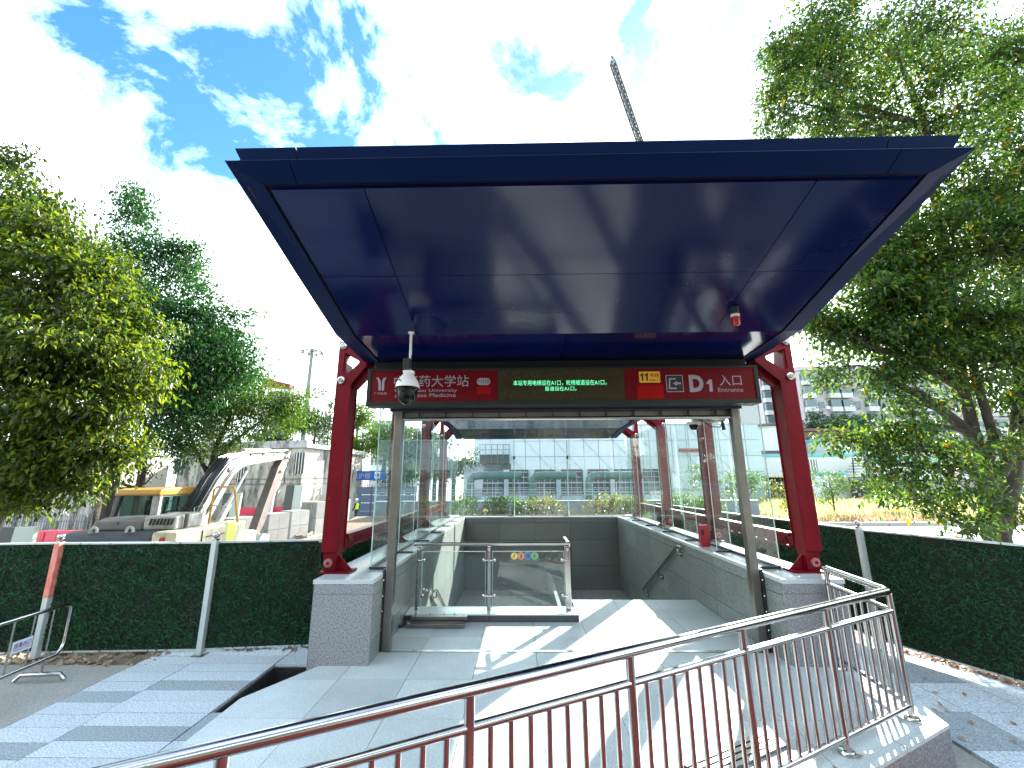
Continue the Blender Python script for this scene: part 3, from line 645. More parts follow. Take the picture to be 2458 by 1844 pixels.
# ---- red steel columns
KXL, KXR = -2.10, 3.20
def column(x, y, s, label):
    """box column on a pin foot, branching at the top into a gusset and an arm (s = +1 leans in towards +x)"""
    t = thing('steel_column',(x,y,ZT),label,'column','red steel columns')
    w, d = 0.090, 0.105
    sh = MB(); sh.hexa([(x-w,y-d,1.12),(x+w,y-d,1.12),(x+w,y+d,1.12),(x-w,y+d,1.12),(x-w,y-d,3.42),(x+w,y-d,3.42),(x+w,y+d,3.42),(x-w,y+d,3.42)])
    sh.box(x-w-.012,x+w+.012,y-d-.018,y-d+.002,1.13,3.35)      # front flange plate
    sh.box(x-w-.012,x+w+.012,y+d-.002,y+d+.018,1.13,3.35)
    sh.build('shaft','red_paint',t,bevel=.004)
    ft = MB(); ft.hexa([(x-w*.82,y-d*.7,ZT+.022),(x+w*.82,y-d*.7,ZT+.022),(x+w*.82,y+d*.7,ZT+.022),(x-w*.82,y+d*.7,ZT+.022),(x-w*.92,y-d*.85,1.13),(x+w*.92,y-d*.85,1.13),(x+w*.92,y+d*.85,1.13),(x-w*.92,y+d*.85,1.13)])
    ft.build('pin_foot','red_paint',t,bevel=.004)
    MB().prism([(x+s*.08,y-.01,ZT+.022),(x+s*.26,y-.01,ZT+.022),(x+s*.08,y-.01,ZT+.20)],(0,.02,0)).build('stiffener','red_paint',t)
    box(x-.10,x+.27*s if s>0 else x+.10,y-.13,y+.13,ZT+.001,ZT+.022).build('base_plate','red_paint',t) if s>0 else box(x-.27,x+.10,y-.13,y+.13,ZT+.001,ZT+.022).build('base_plate','red_paint',t)
    MB().lathe((x-s*.01,y-d*.75,1.0),[(.052,0),(.052,.03),(.046,.034)],20,(0,-1,0)).build('pin_cap','red_faded',t,smooth=True); MB().lathe((x-s*.01,y-d*.75-.034,1.0),[(.018,0),(.018,.01)],8,(0,-1,0)).build('pin_nut','red_paint',t)
    # top: head plate, inclined arm to the canopy edge, gusset with a window
    reach = abs((KXL if s>0 else KXR)-x)+.04
    MB().hexa([(x-s*w,y-.11,3.42),(x+s*w*.3,y-.11,3.42),(x+s*w*.3,y+.11,3.42),(x-s*w,y+.11,3.42),(x-s*w,y-.11,3.86),(x-s*w*.3,y-.11,3.86),(x-s*w*.3,y+.11,3.86),(x-s*w,y+.11,3.86)]).build('post_head','red_paint',t)
    MB().bar((x+s*.05,y,3.28),(x+s*reach,y,3.57),.22,.11,up=(0,1,0)).build('arm','red_paint',t,bevel=.003)
    MB().bar((x-s*.02,y,3.82),(x+s*reach,y,3.64),.20,.09,up=(0,1,0)).build('arm','red_paint',t,bevel=.003)
    g = MB(); yy = y-d-.02
    o = [(x-s*.10,yy,3.24),(x+s*.09,yy,3.24),(x+s*reach*.98,yy,3.52),(x+s*reach*.98,yy,3.64),(x-s*.10,yy,3.86)]
    i_ = [(x-s*.02,yy,3.42),(x+s*.06,yy,3.42),(x+s*reach*.62,yy,3.55),(x+s*reach*.62,yy,3.60),(x-s*.02,yy,3.70)]
    v = o+i_+[(a,b+.03,c) for a,b,c in o+i_]; f = []
    for k in range(5):
        k2=(k+1)%5; f += [(k,k2,5+k2,5+k),(10+k,15+k,15+k2,10+k2),(k,10+k,10+k2,k2),(5+k,5+k2,15+k2,15+k)]
    g.add(v,f); g.build('gusset','red_paint',t)
    for bx, bz in ((x-s*.03,3.31),(x-s*.04,3.79)):
        MB().lathe((bx,yy-.001,bz),[(.05,0),(.05,.02),(.028,.025),(.028,.045)],18,(0,-1,0)).build('bolt','steel',t,smooth=True)
    return t
CYS = [5.60,8.15,10.65,13.15]
CXL, CXR = -2.365, 3.56
for i, y in enumerate(CYS):
    o = ('front','second','third','rearmost')[i]
    column(CXL,y,1,f'{o} red steel column on the left side of the entrance')
    column(CXR,y,-1,f'{o} red steel column on the right side of the entrance')
def tie(label, x):
    t = thing('tie_beam',(x,9.4,1.15),label,'beam','red perforated tie beams')
    y0, y1 = CYS[0]+.18, CYS[-1]
    box(x-.06,x+.06,y0,y1,1.27,1.31).build('top_flange','red_paint',t,bevel=.004)
    # web with a row of round holes, cut as real openings
    n = int((y1-y0)/0.24); wb = MB(); ca_ = math.degrees(math.atan2(.06,(y1-y0)/n/2)); AN = [R(q) for q in (0,ca_,60,90,120,180-ca_,180,180+ca_,240,270,300,360-ca_)]; k = len(AN)
    for i in range(n):
        a = y0+(y1-y0)*i/n; b = y0+(y1-y0)*(i+1)/n; c = (a+b)/2; zc = 1.21; r_ = .036; z0, z1 = 1.15, 1.27
        ring = [(c+r_*math.cos(q), zc+r_*math.sin(q)) for q in AN]
        outr = []
        for j in range(k):
            u, v_ = math.cos(AN[j]), math.sin(AN[j]); sc = min((b-a)/2/max(abs(u),1e-6),(z1-z0)/2/max(abs(v_),1e-6)); outr.append((c+u*sc, zc+v_*sc))
        for xx, fl in ((x-.01,0),(x+.01,1)):
            o = len(wb.v); wb.v += [(xx,p,q) for p,q in ring]+[(xx,p,q) for p,q in outr]
            for j in range(k):
                f = (o+j,o+(j+1)%k,o+k+(j+1)%k,o+k+j); wb.f.append(f if fl else f[::-1])
        for (p,q) in ((a,z1),(b,z1),(a,z0),(b,z0)): pass
    wb.build('web','red_paint',t)
    box(x-.012,x+.012,y0,y1,1.252,1.272).build('web_edge','red_paint',t); box(x-.05,x+.05,y0,y1,1.135,1.155).build('bottom_flange','red_paint',t)
    return t
tie('red perforated tie beam between the columns on the left side',CXL+.05)
tie('red perforated tie beam between the columns on the right side',CXR-.05)

# ---- blue canopy
can = thing('entrance_canopy',(0.65,9.5,3.5),'large dark blue metal canopy with a forward tilted soffit over the station entrance','canopy')
KX0, KX1 = -2.10, 3.20
prof = [(2.735,4.138),(3.647,3.884),(4.558,3.616),(5.74,3.54),(7.4,3.52),(9.1,3.50),(10.8,3.48),(12.45,3.46),(13.95,3.29)]
cols = [KX0+.235,-1.156,0.55,2.214,KX1-.235]
for j in range(len(prof)-1):
    (ya,za_),(yb,zb) = prof[j],prof[j+1]
    for i in range(4):
        if i in (1,2) and j < 2:
            if i == 2: continue
            xa, xb = cols[1], cols[3]
        else: xa, xb = cols[i], cols[i+1]
        g_ = .004; xa += g_; xb -= g_
        MB().hexa([(xa,ya+g_,za_),(xb,ya+g_,za_),(xb,yb-g_,zb),(xa,yb-g_,zb),(xa,ya+g_,za_+.03),(xb,ya+g_,za_+.03),(xb,yb-g_,zb+.03),(xa,yb-g_,zb+.03)]).build('soffit_panel','blue_metal',can)
# black backing right above the panels (shadow gaps) and roof body
bk = MB()
for j in range(len(prof)-1):
    (ya,za_),(yb,zb) = prof[j],prof[j+1]; xa, xb = KX0+.05, KX1-.05
    bk.hexa([(xa,ya,za_+.034),(xb,ya,za_+.034),(xb,yb,zb+.034),(xa,yb,zb+.034),(xa,ya,za_+.06),(xb,ya,za_+.06),(xb,yb,zb+.06),(xa,yb,zb+.06)])
bk.build('backing','groove',can)
# rim: front in three lengths, sides following the soffit, mitred look
def strip(pts_in, pts_out, name, m):
    for k in range(len(pts_in)-1):
        a,b,c,d = pts_in[k],pts_out[k],pts_out[k+1],pts_in[k+1]
        up_ = Vector((0,0,.05)); q=[Vector(p) for p in (a,b,c,d)]
        MB().add(q+[p+up_ for p in q],[(0,1,2,3),(7,6,5,4),(0,4,5,1),(1,5,6,2),(2,6,7,3),(3,7,4,0)]).build(name,m,can)
fy0, fz0, fy1, fz1 = 2.55, 4.238, 2.70, 4.155       # outer and inner line of the front rim
for xa, xb, ia, ib in ((KX0,-1.645,KX0+.205,-1.645),(-1.638,2.690,-1.638,2.690),(2.697,KX1,2.697,KX1-.205)):
    q = [Vector(p) for p in ((xa,fy0,fz0),(xb,fy0,fz0),(ib,fy1,fz1),(ia,fy1,fz1))]; up_ = Vector((0,.012,.014))
    MB().add(q+[p+up_ for p in q],[(0,3,2,1),(4,5,6,7),(0,1,5,4),(1,2,6,5),(2,3,7,6),(3,0,4,7)]).build('front_rim','blue_rim',can)
for s, xo in ((1,KX0),(-1,KX1)):
    xi = xo + s*.205
    po = [(xo,fy0+.004,fz0)] + [(xo,y,z+.012) for y,z in prof[1:]]
    pi = [(xi,fy1+.004,fz1)] + [(xi,y,z+.0) for y,z in prof[1:]]
    for k in range(len(po)-1):
        q = [Vector(p) for p in (po[k],pi[k],pi[k+1],po[k+1])]; up_ = Vector((0,0,.014))
        q[2].y -= .003; q[3].y -= .003
        MB().add(q+[p+up_ for p in q],[(0,1,2,3),(7,6,5,4),(0,4,5,1),(1,5,6,2),(2,6,7,3),(3,7,4,0)]).build('side_rim','blue_rim',can)
    # upper side fascia
    up_p = [(xo+s*.04,2.64,4.24)] + [(xo+s*.04,y,z+.15) for y,z in prof[1:]]
    for k in range(len(up_p)-1):
        a, b = Vector(up_p[k]), Vector(up_p[k+1]); h = Vector((0,0,.15)); e = Vector((s*.05,0,0))
        MB().add([a,b,b+h,a+h,a+e,b+e,b+h+e,a+h+e],[(0,1,2,3),(4,7,6,5),(0,4,5,1),(1,5,6,2),(2,6,7,3),(3,7,4,0)]).build('upper_fascia','blue_rim',can)
for xa, xb in ((KX0+.02,-1.63),(-1.622,2.672),(2.68,KX1-.02)):
    MB().hexa([(xa+(.05 if xa<-2 else 0),2.67,4.262),(xb-(.05 if xb>3 else 0),2.67,4.262),(xb,2.82,4.262),(xa,2.82,4.262),(xa,2.60,4.388),(xb,2.60,4.388),(xb,2.82,4.388),(xa,2.82,4.388)]).build('upper_fascia','blue_rim',can)
box(KX0+.09,KX1-.09,2.575,2.66,4.245,4.258).build('gutter_lip','steel',can)
rf = MB()
rp2 = [(2.82,4.38)]+[(y,z+.31) for y,z in prof[1:]]
for j in range(len(rp2)-1):
    (ya,za_),(yb,zb) = rp2[j],rp2[j+1]; rf.hexa([(KX0+.08,ya,za_-.03),(KX1-.08,ya,za_-.03),(KX1-.08,yb,zb-.03),(KX0+.08,yb,zb-.03),(KX0+.08,ya,za_),(KX1-.08,ya,za_),(KX1-.08,yb,zb),(KX0+.08,yb,zb)])
rf.build('roof_sheet','blue_dark',can)

# ---- shutter portal
po = thing('shutter_portal',(0.63,5.58,0),'stainless steel shutter frame with two posts and a top rail under the sign','door frame')
for x0, x1, s in ((-1.665,-1.565,1),(2.80,2.90,-1)):
    p = box(x0,x1,5.54,5.64,0.006,2.90).build('post','steel_rough',po,bevel=.004)
    xa = x0-.035 if s>0 else x1+.005; box(xa,xa+.03,5.53,5.62,0.01,0.92).build('guide_channel','steel_dark',p)
    for zb in (.25,.45,.62,.80): MB().lathe((xa+.015,5.529,zb),[(.013,0),(.013,.012),(.006,.02)],10,(0,-1,0)).build('bolt','steel',p)
MB().tube([(-1.565,5.59,2.79),(2.80,5.59,2.79)],.027,12).build('top_rail','steel',po,smooth=True)
for i in range(12):
    x = -1.35+i*.36; box(x-.008,x+.008,5.575,5.605,2.815,2.885).build('hanger','steel_dark',po)
box(-1.72,2.92,5.50,5.72,2.83+.06,2.96).build('lintel','blue_dark',po)
box(-1.60,2.84,5.64,5.70,2.80,2.885).build('shutter_slat','steel_rough',po)
# ---- sign box
sg = thing('station_sign',(0.54,5.35,2.92),'long red station sign box with a green LED strip hung under the canopy','sign')
SY = 5.25
def sp_(px,py): return at(px,py,SY-.001)
SX0,SX1,SZ0,SZ1 = -1.955,3.04,2.915,3.405
box(SX0,SX1,SY+.012,5.46,SZ0,SZ1).build('housing','sign_frame',sg,bevel=.004)
for a in ((SX0,SX1,SZ0,SZ0+.055),(SX0,SX1,SZ1-.03,SZ1),(SX0,SX0+.05,SZ0+.056,SZ1-.031),(SX1-.05,SX1,SZ0+.056,SZ1-.031)): box(a[0],a[1],SY-.012,SY+.011,a[2],a[3]).build('frame_bar','sign_frame',sg,bevel=.003)
box(SX0+.02,SX1-.02,5.465,5.52,SZ1-.10,3.552).build('bulkhead','groove',sg)
xa, xb = sp_(1194.5,930).x, sp_(1500,930).x
pl = box(SX0+.05,xa-.004,SY,SY+.011,SZ0+.056,SZ1-.031).build('red_panel','sign_red',sg)
led = box(xa,xb,SY,SY+.011,SZ0+.056,SZ1-.031).build('led_panel','led_panel',sg)
pr = box(xb+.004,SX1-.05,SY,SY+.011,SZ0+.056,SZ1-.031).build('red_panel','sign_red',sg)
def flat(pts_px, m, parent, nm, th): return MB().prism([sp_(*p) for p in pts_px],(0,-th,0)).build(nm,m,parent)
def lay(s,x0,y0,x1,y1,m,parent,wgt=0.0,nm='lettering',th=.003): return fit_text(s,sp_(x0,y0),sp_(x1,y1),m,parent,nm,wgt,thick=th)
lay('中医药大学站',947,902,1125,928,'sign_white',pl,.002)
lay('Guangzhou University',948,934,1097,943,'sign_white',pl,.0)
lay('of Chinese Medicine',948,945,1094,953,'sign_white',pl,.0)
lay('广州地铁',898,942,928,947.5,'sign_white',pl,0)
# emblem: two bent strokes
lg = MB()
for k in ((904,906.5,911,910.5,913,938,909),(927,906.5,920.5,910.5,918,938,922)):
    pass
def ribbon(pts, wd):
    mb = MB(); q = [sp_(*p) for p in pts]
    for i in range(len(q)-1):
        a, b = q[i], q[i+1]; h = Vector((wd/2,0,0)); e = Vector((0,-.003,0))
        mb.add([a-h,a+h,b+h,b-h,a-h+e,a+h+e,b+h+e,b-h+e],[(0,1,2,3),(7,6,5,4),(0,4,5,1),(1,5,6,2),(2,6,7,3),(3,7,4,0)])
    return mb
for pts in ([(905.5,907),(909,911),(911.2,917),(911.5,937.5)],[(925.5,907),(922,911),(919.8,917),(919.0,937.5)]): ribbon(pts,.030).build('emblem_stroke','sign_white',pl)
def pill(x0,y0,x1,y1,m,parent,nm,rad=None,th=.004):
    a, b = sp_(x0,y0), sp_(x1,y1); w_, h_ = b.x-a.x, a.z-b.z; r_ = min(w_,h_)/2 if rad is None else rad; pts = []
    for cx_, cz_, a0 in ((b.x-r_,a.z-r_,0),(a.x+r_,a.z-r_,90),(a.x+r_,b.z+r_,180),(b.x-r_,b.z+r_,270)):
        for k in range(7): t_ = R(a0+15*k); pts.append((cx_+r_*math.cos(t_),a.y,cz_+r_*math.sin(t_)))
    return MB().prism(pts,(0,-th,0)).build(nm,m,parent)
pp = pill(1144.8,908,1176.8,924.5,'sign_white',pl,'line_badge'); lay('11|12',1148,911.5,1174,921,'sign_black',pl,.01,th=.006)
pill(1144.8,928.7,1178,945.5,'sign_red2',pl,'patch',.002,.003)
lay('本站专用电梯设在A1口，轮椅坡道设在A1口，',1232,913.5,1456,924.5,'led_text',led,.0)
lay('盲道设在A1口。',1308,928,1384,938,'led_text',led,.0)
rng = random.Random(4); sc_ = MB()
for i in range(260):
    px = 1198+abs(rng.gauss(0,1))*85 if i < 170 else rng.uniform(1200,1420); py = rng.choice((rng.uniform(887,912),rng.uniform(887,915),rng.uniform(938,960)))
    if px > 1490 or (px > 1400 and py > 915): continue
    a = sp_(px,py); an = rng.uniform(-1.2,1.2)+1.3; l_ = rng.uniform(.008,.035); d = Vector((math.cos(an)*l_,0,math.sin(an)*l_)); n_ = Vector((-d.z,0,d.x)).normalized()*.0014
    a.y = SY-.0012; b = a+d
    if max(a.z,b.z) > SZ1-.033 or min(a.z,b.z) < SZ0+.06: continue
    sc_.add([a-n_,a+n_,b+n_,b-n_],[(0,1,2,3)])
so = sc_.build('scratches','scratch',led); so['kind']='stuff'
pill(1533,892.5,1585.5,918.6,'sign_yellow',pr,'line_plate',.012); 
def one(x0,y0,x1,y1): w_=x1-x0; h_=y1-y0; return flat(((x0+w_*.55,y0),(x1,y0),(x1,y1),(x0+w_*.5,y1),(x0+w_*.5,y0+h_*.33),(x0,y0+h_*.38),(x0,y0+h_*.2),(x0+w_*.3,y0+h_*.15)),'sign_black',pr,'lettering',.006)
one(1536,896,1544,914.5); one(1547,896,1555,914.5); lay('号线',1559,896.5,1582,906,'sign_black',pr,.008,th=.006); lay('Line 11',1559,909,1583,915,'sign_black',pr,.008,th=.006)
pill(1528.5,923.5,1594.7,957.6,'sign_red2',pr,'patch',.002,.003)
ip = pill(1597,900.7,1642,941,'sign_white',pr,'pictogram_border',.003,.002); pill(1599,902.5,1640,939.3,'sign_black',pr,'pictogram',.002,.004)
for q in (((1605,908),(1622,908),(1622,911.5),(1605,911.5)),((1605,911.5),(1609,911.5),(1609,930.5),(1605,930.5)),((1605,930.5),(1624,930.5),(1624,934.5),(1605,934.5)),
          ((1615,920.8),(1625,914.5),(1625,918.2),(1634,918.2),(1634,923),(1625,923),(1625,927))): flat(q,'sign_white',pr,'pictogram_stroke',.006)
lay('D',1652,900.5,1690.5,941,'sign_white',pr,.045); flat(((1701,911.5),(1708.5,911.5),(1711,940.5),(1703.5,940.5),(1702.2,921.5),(1696,922.5),(1695.6,917.5),(1699,915.5)),'sign_white',pr,'lettering',.003)
lay('入口',1725,900.5,1781,925.5,'sign_white',pr,.0); lay('Entrance',1723,931,1784,940.5,'sign_white',pr,.0)

# ---- things hung from the canopy
YC = 4.5; pc = at(978,931,YC); cx_, zc = pc.x, pc.z; pr1 = at(987,797,YC)
t = thing('surveillance_camera',(cx_,YC,zc-.17),'white dome surveillance camera with black lens bowl hanging on a rod before the sign','camera')
MB().tube([(pr1.x,YC,3.64),(at(985,862,YC).x,YC,at(985,862,YC).z)],.015,10).build('rod','white_plastic',t,smooth=True)
MB().tube([(pr1.x,YC,3.618),(pr1.x,YC,3.632)],.035,12).build('rod_flange','white_plastic',t)
zj0, zj1 = at(980,862,YC).z, at(980,890,YC).z
MB().tube([(cx_+.036,YC-.03,zj0+.03),(cx_+.036,YC-.03,zj1)],.004,6).build('cable','black_matte',t)
box(cx_-.055,cx_+.022,YC-.04,YC+.05,zj1,zj0).build('junction_box','black_matte',t,bevel=.004)
MB().obox((cx_+.008,YC,zj1-.02),(.115,.08,.034),ry=.05).build('bracket','white_plastic',t,bevel=.006)
S_ = .98
MB().lathe((cx_,YC,zc),[(r_*S_,z*S_*.8) for r_,z in ((.135,0),(.132,.03),(.115,.09),(.085,.15),(.05,.20),(.035,.24),(.033,.27))],28).build('housing','white_plastic',t,smooth=True)
MB().lathe((cx_,YC,zc),[(r_*S_,z*S_*1.1) for r_,z in ((.0,-.175),(.045,-.168),(.085,-.14),(.105,-.10),(.112,-.05),(.118,-.02),(.128,-.002))],28).build('lens_bowl','black_plastic',t,smooth=True)
MB().obox((cx_-.062,YC-.093,zc+.045),(.05,.008,.05),rz=-.45,ry=.78,rx=.3).build('badge','sign_red',t); MB().obox((cx_-.0635,YC-.0975,zc+.0455),(.028,.008,.028),rz=-.45,ry=.78,rx=.3).build('badge_centre','white_plastic',t)
YA = 4.15; ax = at(1766,770,YA).x; zs_ = 3.616+(3.884-3.616)*(4.558-YA)/(4.558-3.647)
t = thing('alarm_lamp',(ax,YA,zs_-.24),'small alarm lamp with red lens and white ring under the canopy soffit','lamp')
for nm, pr_, m_ in (('lamp_base',[(.042,-.075),(.042,.004)],'black_matte'),('ring',[(.044,-.105),(.044,-.076)],'white_plastic'),('lens',[(.026,-.20),(.038,-.193),(.043,-.155),(.043,-.106)],'lamp_red')):
    MB().lathe((ax,YA,zs_),pr_,18).build(nm,m_,t,smooth=True)
t = thing('dome_camera',(2.35,5.95,2.80),'small white dome camera under the shutter box at right','camera')
dp = at(1665,1015,6.0)
MB().lathe((dp.x,6.0,dp.z),[(.035,-.10),(.06,-.07),(.068,-.03)],16).build('lens_bowl','black_plastic',t,smooth=True); MB().lathe((dp.x,6.0,dp.z),[(.10,-.029),(.10,.01),(.03,.02),(.03,.30)],16).build('mount','white_plastic',t,smooth=True)
t = thing('shutter_motor',(2.65,5.95,2.7),'grey shutter motor box with a loose black cable near the right post','motor')
m0, m1 = at(1677,987,5.95), at(1735,1013,5.95)
box(m0.x,m1.x,5.85,6.10,m1.z,m0.z+.12).build('housing','steel_rough',t,bevel=.01)
MB().tube([(m0.x+.05,5.9,m1.z-.01),(m0.x+.12,5.9,m1.z-.07),(m0.x+.25,5.9,m1.z-.08),(m0.x+.30,5.9,m1.z-.02)],.008,6).build('cable','black_matte',t,smooth=True)
MB().tube([(m1.x-.03,5.9,m1.z),(m1.x-.02,5.9,m1.z-.12)],[.02,.026],8).build('plug','black_matte',t)
t = thing('red_box',(3.06,7.5,ZT),'small upright red metal box on the right wall cap','box')
box(3.03,3.17,7.50,7.60,ZT+.001,1.225).build('body','red_box',t,bevel=.004); box(3.045,3.085,7.494,7.499,1.06,1.16).build('label_plate','sign_black',t)

# ---- balustrade of the escalator well
t = thing('kerb',(-0.4,6.75,0),'dark low granite kerb under the glass balustrade','kerb')
for x0, x1 in ((-1.68,-0.46),(-0.457,0.83)): box(x0,x1,6.62,6.98,0.001,0.088).build('kerb_stone','granite_kerb',t,bevel=.003); box(x0,x1,6.615,6.985,0.0885,0.105).build('cap_stone','granite_cap',t,bevel=.002)
t = thing('glass_balustrade',(-0.4,6.83,.105),'waist high glass balustrade with stainless handrail guarding the well','balustrade')
MB().tube([(-1.64,6.83,1.03),(0.76,6.83,1.03)],.026,14).build('handrail','steel',t,smooth=True)
MB().tube([(0.74,6.84,1.03),(0.72,7.25,1.06)],.026,14).build('handrail','steel',t,smooth=True)
for x0, x1 in ((-1.50,-0.53),(-0.43,0.66)):
    box(x0,x1,6.825,6.837,0.145,0.925).build('glass_pane','glass',t); 
    for zz_ in (.1445,.9215): box(x0,x1,6.8245,6.8375,zz_,zz_+.004).build('pane_edge','glass_edge',t)
    box(x0,x0+.004,6.8245,6.8375,.149,.921).build('pane_edge','glass_edge',t); box(x1-.004,x1,6.8245,6.8375,.149,.921).build('pane_edge','glass_edge',t)
for x, wd in ((-1.56,.045),(-0.48,.05),(0.71,.085)):
    p = box(x-wd/2,x+wd/2,6.81,6.86,0.107,0.995).build('post','steel',t,bevel=.004)
    for zz_ in (.30,.80):
        sides = ((1,) if x < -1 else (-1,) if x > .5 else (-1,1))
        for s in sides:
            MB().tube([(x,6.80,zz_),(x+s*.085,6.80,zz_)],.011,8).build('clamp_arm','steel',p,smooth=True); MB().lathe((x+s*.085,6.822,zz_),[(.022,0),(.022,.03),(.012,.036)],12,(0,-1,0)).build('clamp_disc','steel',p,smooth=True)
    MB().lathe((x,6.809,.95),[(.022,0),(.022,.02),(.01,.026)],12,(0,-1,0)).build('cap_screw','steel',p,smooth=True)
stx0, stx1 = -0.165, 0.285
stk = box(stx0,stx1,6.8215,6.8242,.745,.918).build('sticker','sticker',t)
for k, m_ in enumerate(('icon_yellow','icon_orange','icon_blue','icon_green')):
    cx0 = stx0+.07+k*.103
    MB().lathe((cx0,6.8214,.857),[(.054,0),(.054,.0012)],24,(0,-1,0)).build('icon_ring','sign_white',stk); MB().lathe((cx0,6.8200,.857),[(.046,0),(.046,.0012)],24,(0,-1,0)).build('icon_disc',m_,stk)
    fg = MB(); fg.lathe((cx0+.004,6.8186,.880),[(.009,0),(.009,.001)],10,(0,-1,0))
    dx = (-.012,.0,.008,-.004)[k]
    for a,b,wd in (((0,.870),(dx,.845),.014),((dx,.848),(dx-.012,.822),.007),((dx,.848),(dx+.014,.824),.007),((0,.866),(.02,.852),.006),((0,.866),(-.02,.858),.006)):
        fg.bar((cx0+a[0],6.8182,a[1]),(cx0+b[0],6.8182,b[1]),.001,wd,up=(0,0,1)) if abs(a[1]-b[1])<abs(a[0]-b[0]) else fg.hexa([(cx0+a[0]-wd/2,6.8186,a[1]),(cx0+b[0]-wd/2,6.8186,b[1]),(cx0+b[0]+wd/2,6.8186,b[1]),(cx0+a[0]+wd/2,6.8186,a[1]),(cx0+a[0]-wd/2,6.8178,a[1]),(cx0+b[0]-wd/2,6.8178,b[1]),(cx0+b[0]+wd/2,6.8178,b[1]),(cx0+a[0]+wd/2,6.8178,a[1])])
    fg.build('icon_figure','ink',stk)
# flood boards lying at the kerb
t = thing('flood_board',(-1.25,6.45,0),'stainless flood boards stacked flat against the kerb on the left','board')
for k,(yy,zz_) in enumerate(((6.50,.0),(6.40,.0),(6.53,.058))):
    box(-1.62+k*.03,-0.80+k*.02,yy-.045,yy+.045,zz_+.003,zz_+.055).build('board','steel_rough',t,bevel=.004)
MB().tube([(-1.64,6.55,.02),(-1.66,6.35,.02),(-1.66,6.30,.06)],.014,8).build('strap','steel_dark',t)
for x in (-1.5,-1.3,-1.1,-.95): MB().lathe((x,6.575,.118),[(.01,0),(.01,.014)],8).build('bolt','steel',t)
# handrails on the stair walls
def wallrail(label, x, s, p0, p1):
    t = thing('stair_handrail',(x,p0[0],p0[1]),label,'handrail','stair wall handrails')
    MB().bar((x,p0[0],p0[1]),(x,p1[0],p1[1]),.05,.05).build('rail','steel',t,bevel=.008)
    MB().tube([(x,p0[0],p0[1]),(x+s*.02,p0[0]-.06,p0[1]),(x+s*.07,p0[0]-.06,p0[1]-.03)],.02,8).build('end_bend','steel',t,smooth=True)
    for k in (0.02,.5,.97):
        y = p0[0]+(p1[0]-p0[0])*k; z = p0[1]+(p1[1]-p0[1])*k
        b = MB().tube([(x,y,z-.03),(x,y,z-.10),(x+s*.07,y,z-.12)],.014,8).build('bracket','steel',t,smooth=True); box(min(x+s*.075,x+s*.06),max(x+s*.075,x+s*.06),y-.05,y+.05,z-.17,z-.07).build('bracket_plate','steel',b)
wallrail('sloping stainless handrail on the right wall of the stairwell',XR-.085,1,(8.15,.80),(10.7,-.54))
wallrail('short stainless handrail on the sunlit left wall of the well',XL+.085,-1,(8.6,-.05),(11.2,-1.5))

# ---- stainless railing round the platform edge
def railing():
    C = Vector((3.30,4.15,0)); d = Vector((-.888,-.4598,0)).normalized(); E_ = Vector((3.42,5.12,0))
    t = thing('platform_railing',(0.8,2.8,0),'long stainless steel railing with vertical bars along the platform edge','railing')
    pts = [C + d*i for i in range(0,8)]
    up_ = lambda p,z: Vector((p.x,p.y,z))
    ext = pts[-1]
    MB().tube([up_(E_,1.0),up_(C,1.0),up_(ext,1.0)] if False else [up_(E_,1.005),up_(E_*.06+C*.94,1.005),up_(C*.97+pts[1]*.03,1.005),up_(ext,1.005)],.032,14).build('handrail','steel',t,smooth=True)
    box(E_.x-.02,E_.x+.02,E_.y-.0,E_.y+.045,.985,1.02).build('wall_fixing','steel',t)
    segs = [(pts[i],pts[i+1]) for i in range(7)] + [(C,E_)]
    for a,b in segs:
        for z,r_ in ((.845,.022),(.105,.022)):
            MB().tube([up_(a,z),up_(b,z)],r_,12).build('rail','steel',t,smooth=True)
        n_ = 8
        for k in range(1,n_+1):
            p = a + (b-a)*(k/(n_+1)); MB().tube([up_(p,.12),up_(p,.83)],.0145,10).build('baluster','steel',t,smooth=True)
    for p in pts+[E_]:
        q = MB().tube([up_(p,.002),up_(p,.985)],.0265,14).build('post','steel',t,smooth=True)
        MB().lathe((p.x,p.y,.001),[(.06,0),(.06,.012),(.05,.028),(.03,.034)],18).build('foot_cover','steel',q,smooth=True)
railing()
# slotted drain on the platform
t = thing('drain_cover',(1.8,3.66,0),'slotted stainless drain plate set in the platform floor behind the railing','drain')
u = Vector((.888,.4598,0)); v_ = Vector((-.4598,.888,0)); c = Vector((1.62,3.58,0))
for k in range(4):
    p = c + v_*(k*.052); MB().bar(p-u*.45+Vector((0,0,.012)),p+u*.42+Vector((0,0,.012)),.036,.022).build('slat','steel_rough',t)
for e in (-.45,.42): p = c+u*e; MB().bar(p-v_*.02+Vector((0,0,.008)),p+v_*.18+Vector((0,0,.008)),.02,.014).build('end_bar','steel_dark',t)

# ================================================================ FENCES
def turf(name, a, b, z0, z1, parent, nrm, seed, dens=2200):
    rng = np.random.default_rng(seed); a = np.array(a); b = np.array(b); L = np.linalg.norm(b-a); n = int(L*(z1-z0)*dens)
    tt = rng.uniform(0,1,n); zz_ = rng.uniform(z0+.02,z1-.02,n); nr = np.array(nrm)
    P = np.stack([a[0]+(b[0]-a[0])*tt, a[1]+(b[1]-a[1])*tt, zz_],1) + nr*.012
    al = (b-a)/L; al3 = np.array([al[0],al[1],0]); th = rng.uniform(0,2*np.pi,n)
    D = al3*np.cos(th)[:,None] + np.array([0,0,1.])*np.sin(th)[:,None] - np.array([0,0,.35]) + nr*rng.uniform(.25,.9,n)[:,None]
    Nn = nr + rnd_dirs(n,rng)*.6
    return leaf_mesh('turf',P,D,Nn,rng.uniform(.04,.095,n),rng.uniform(.008,.015,n),'turf',parent,droop=.35,kind='stuff')
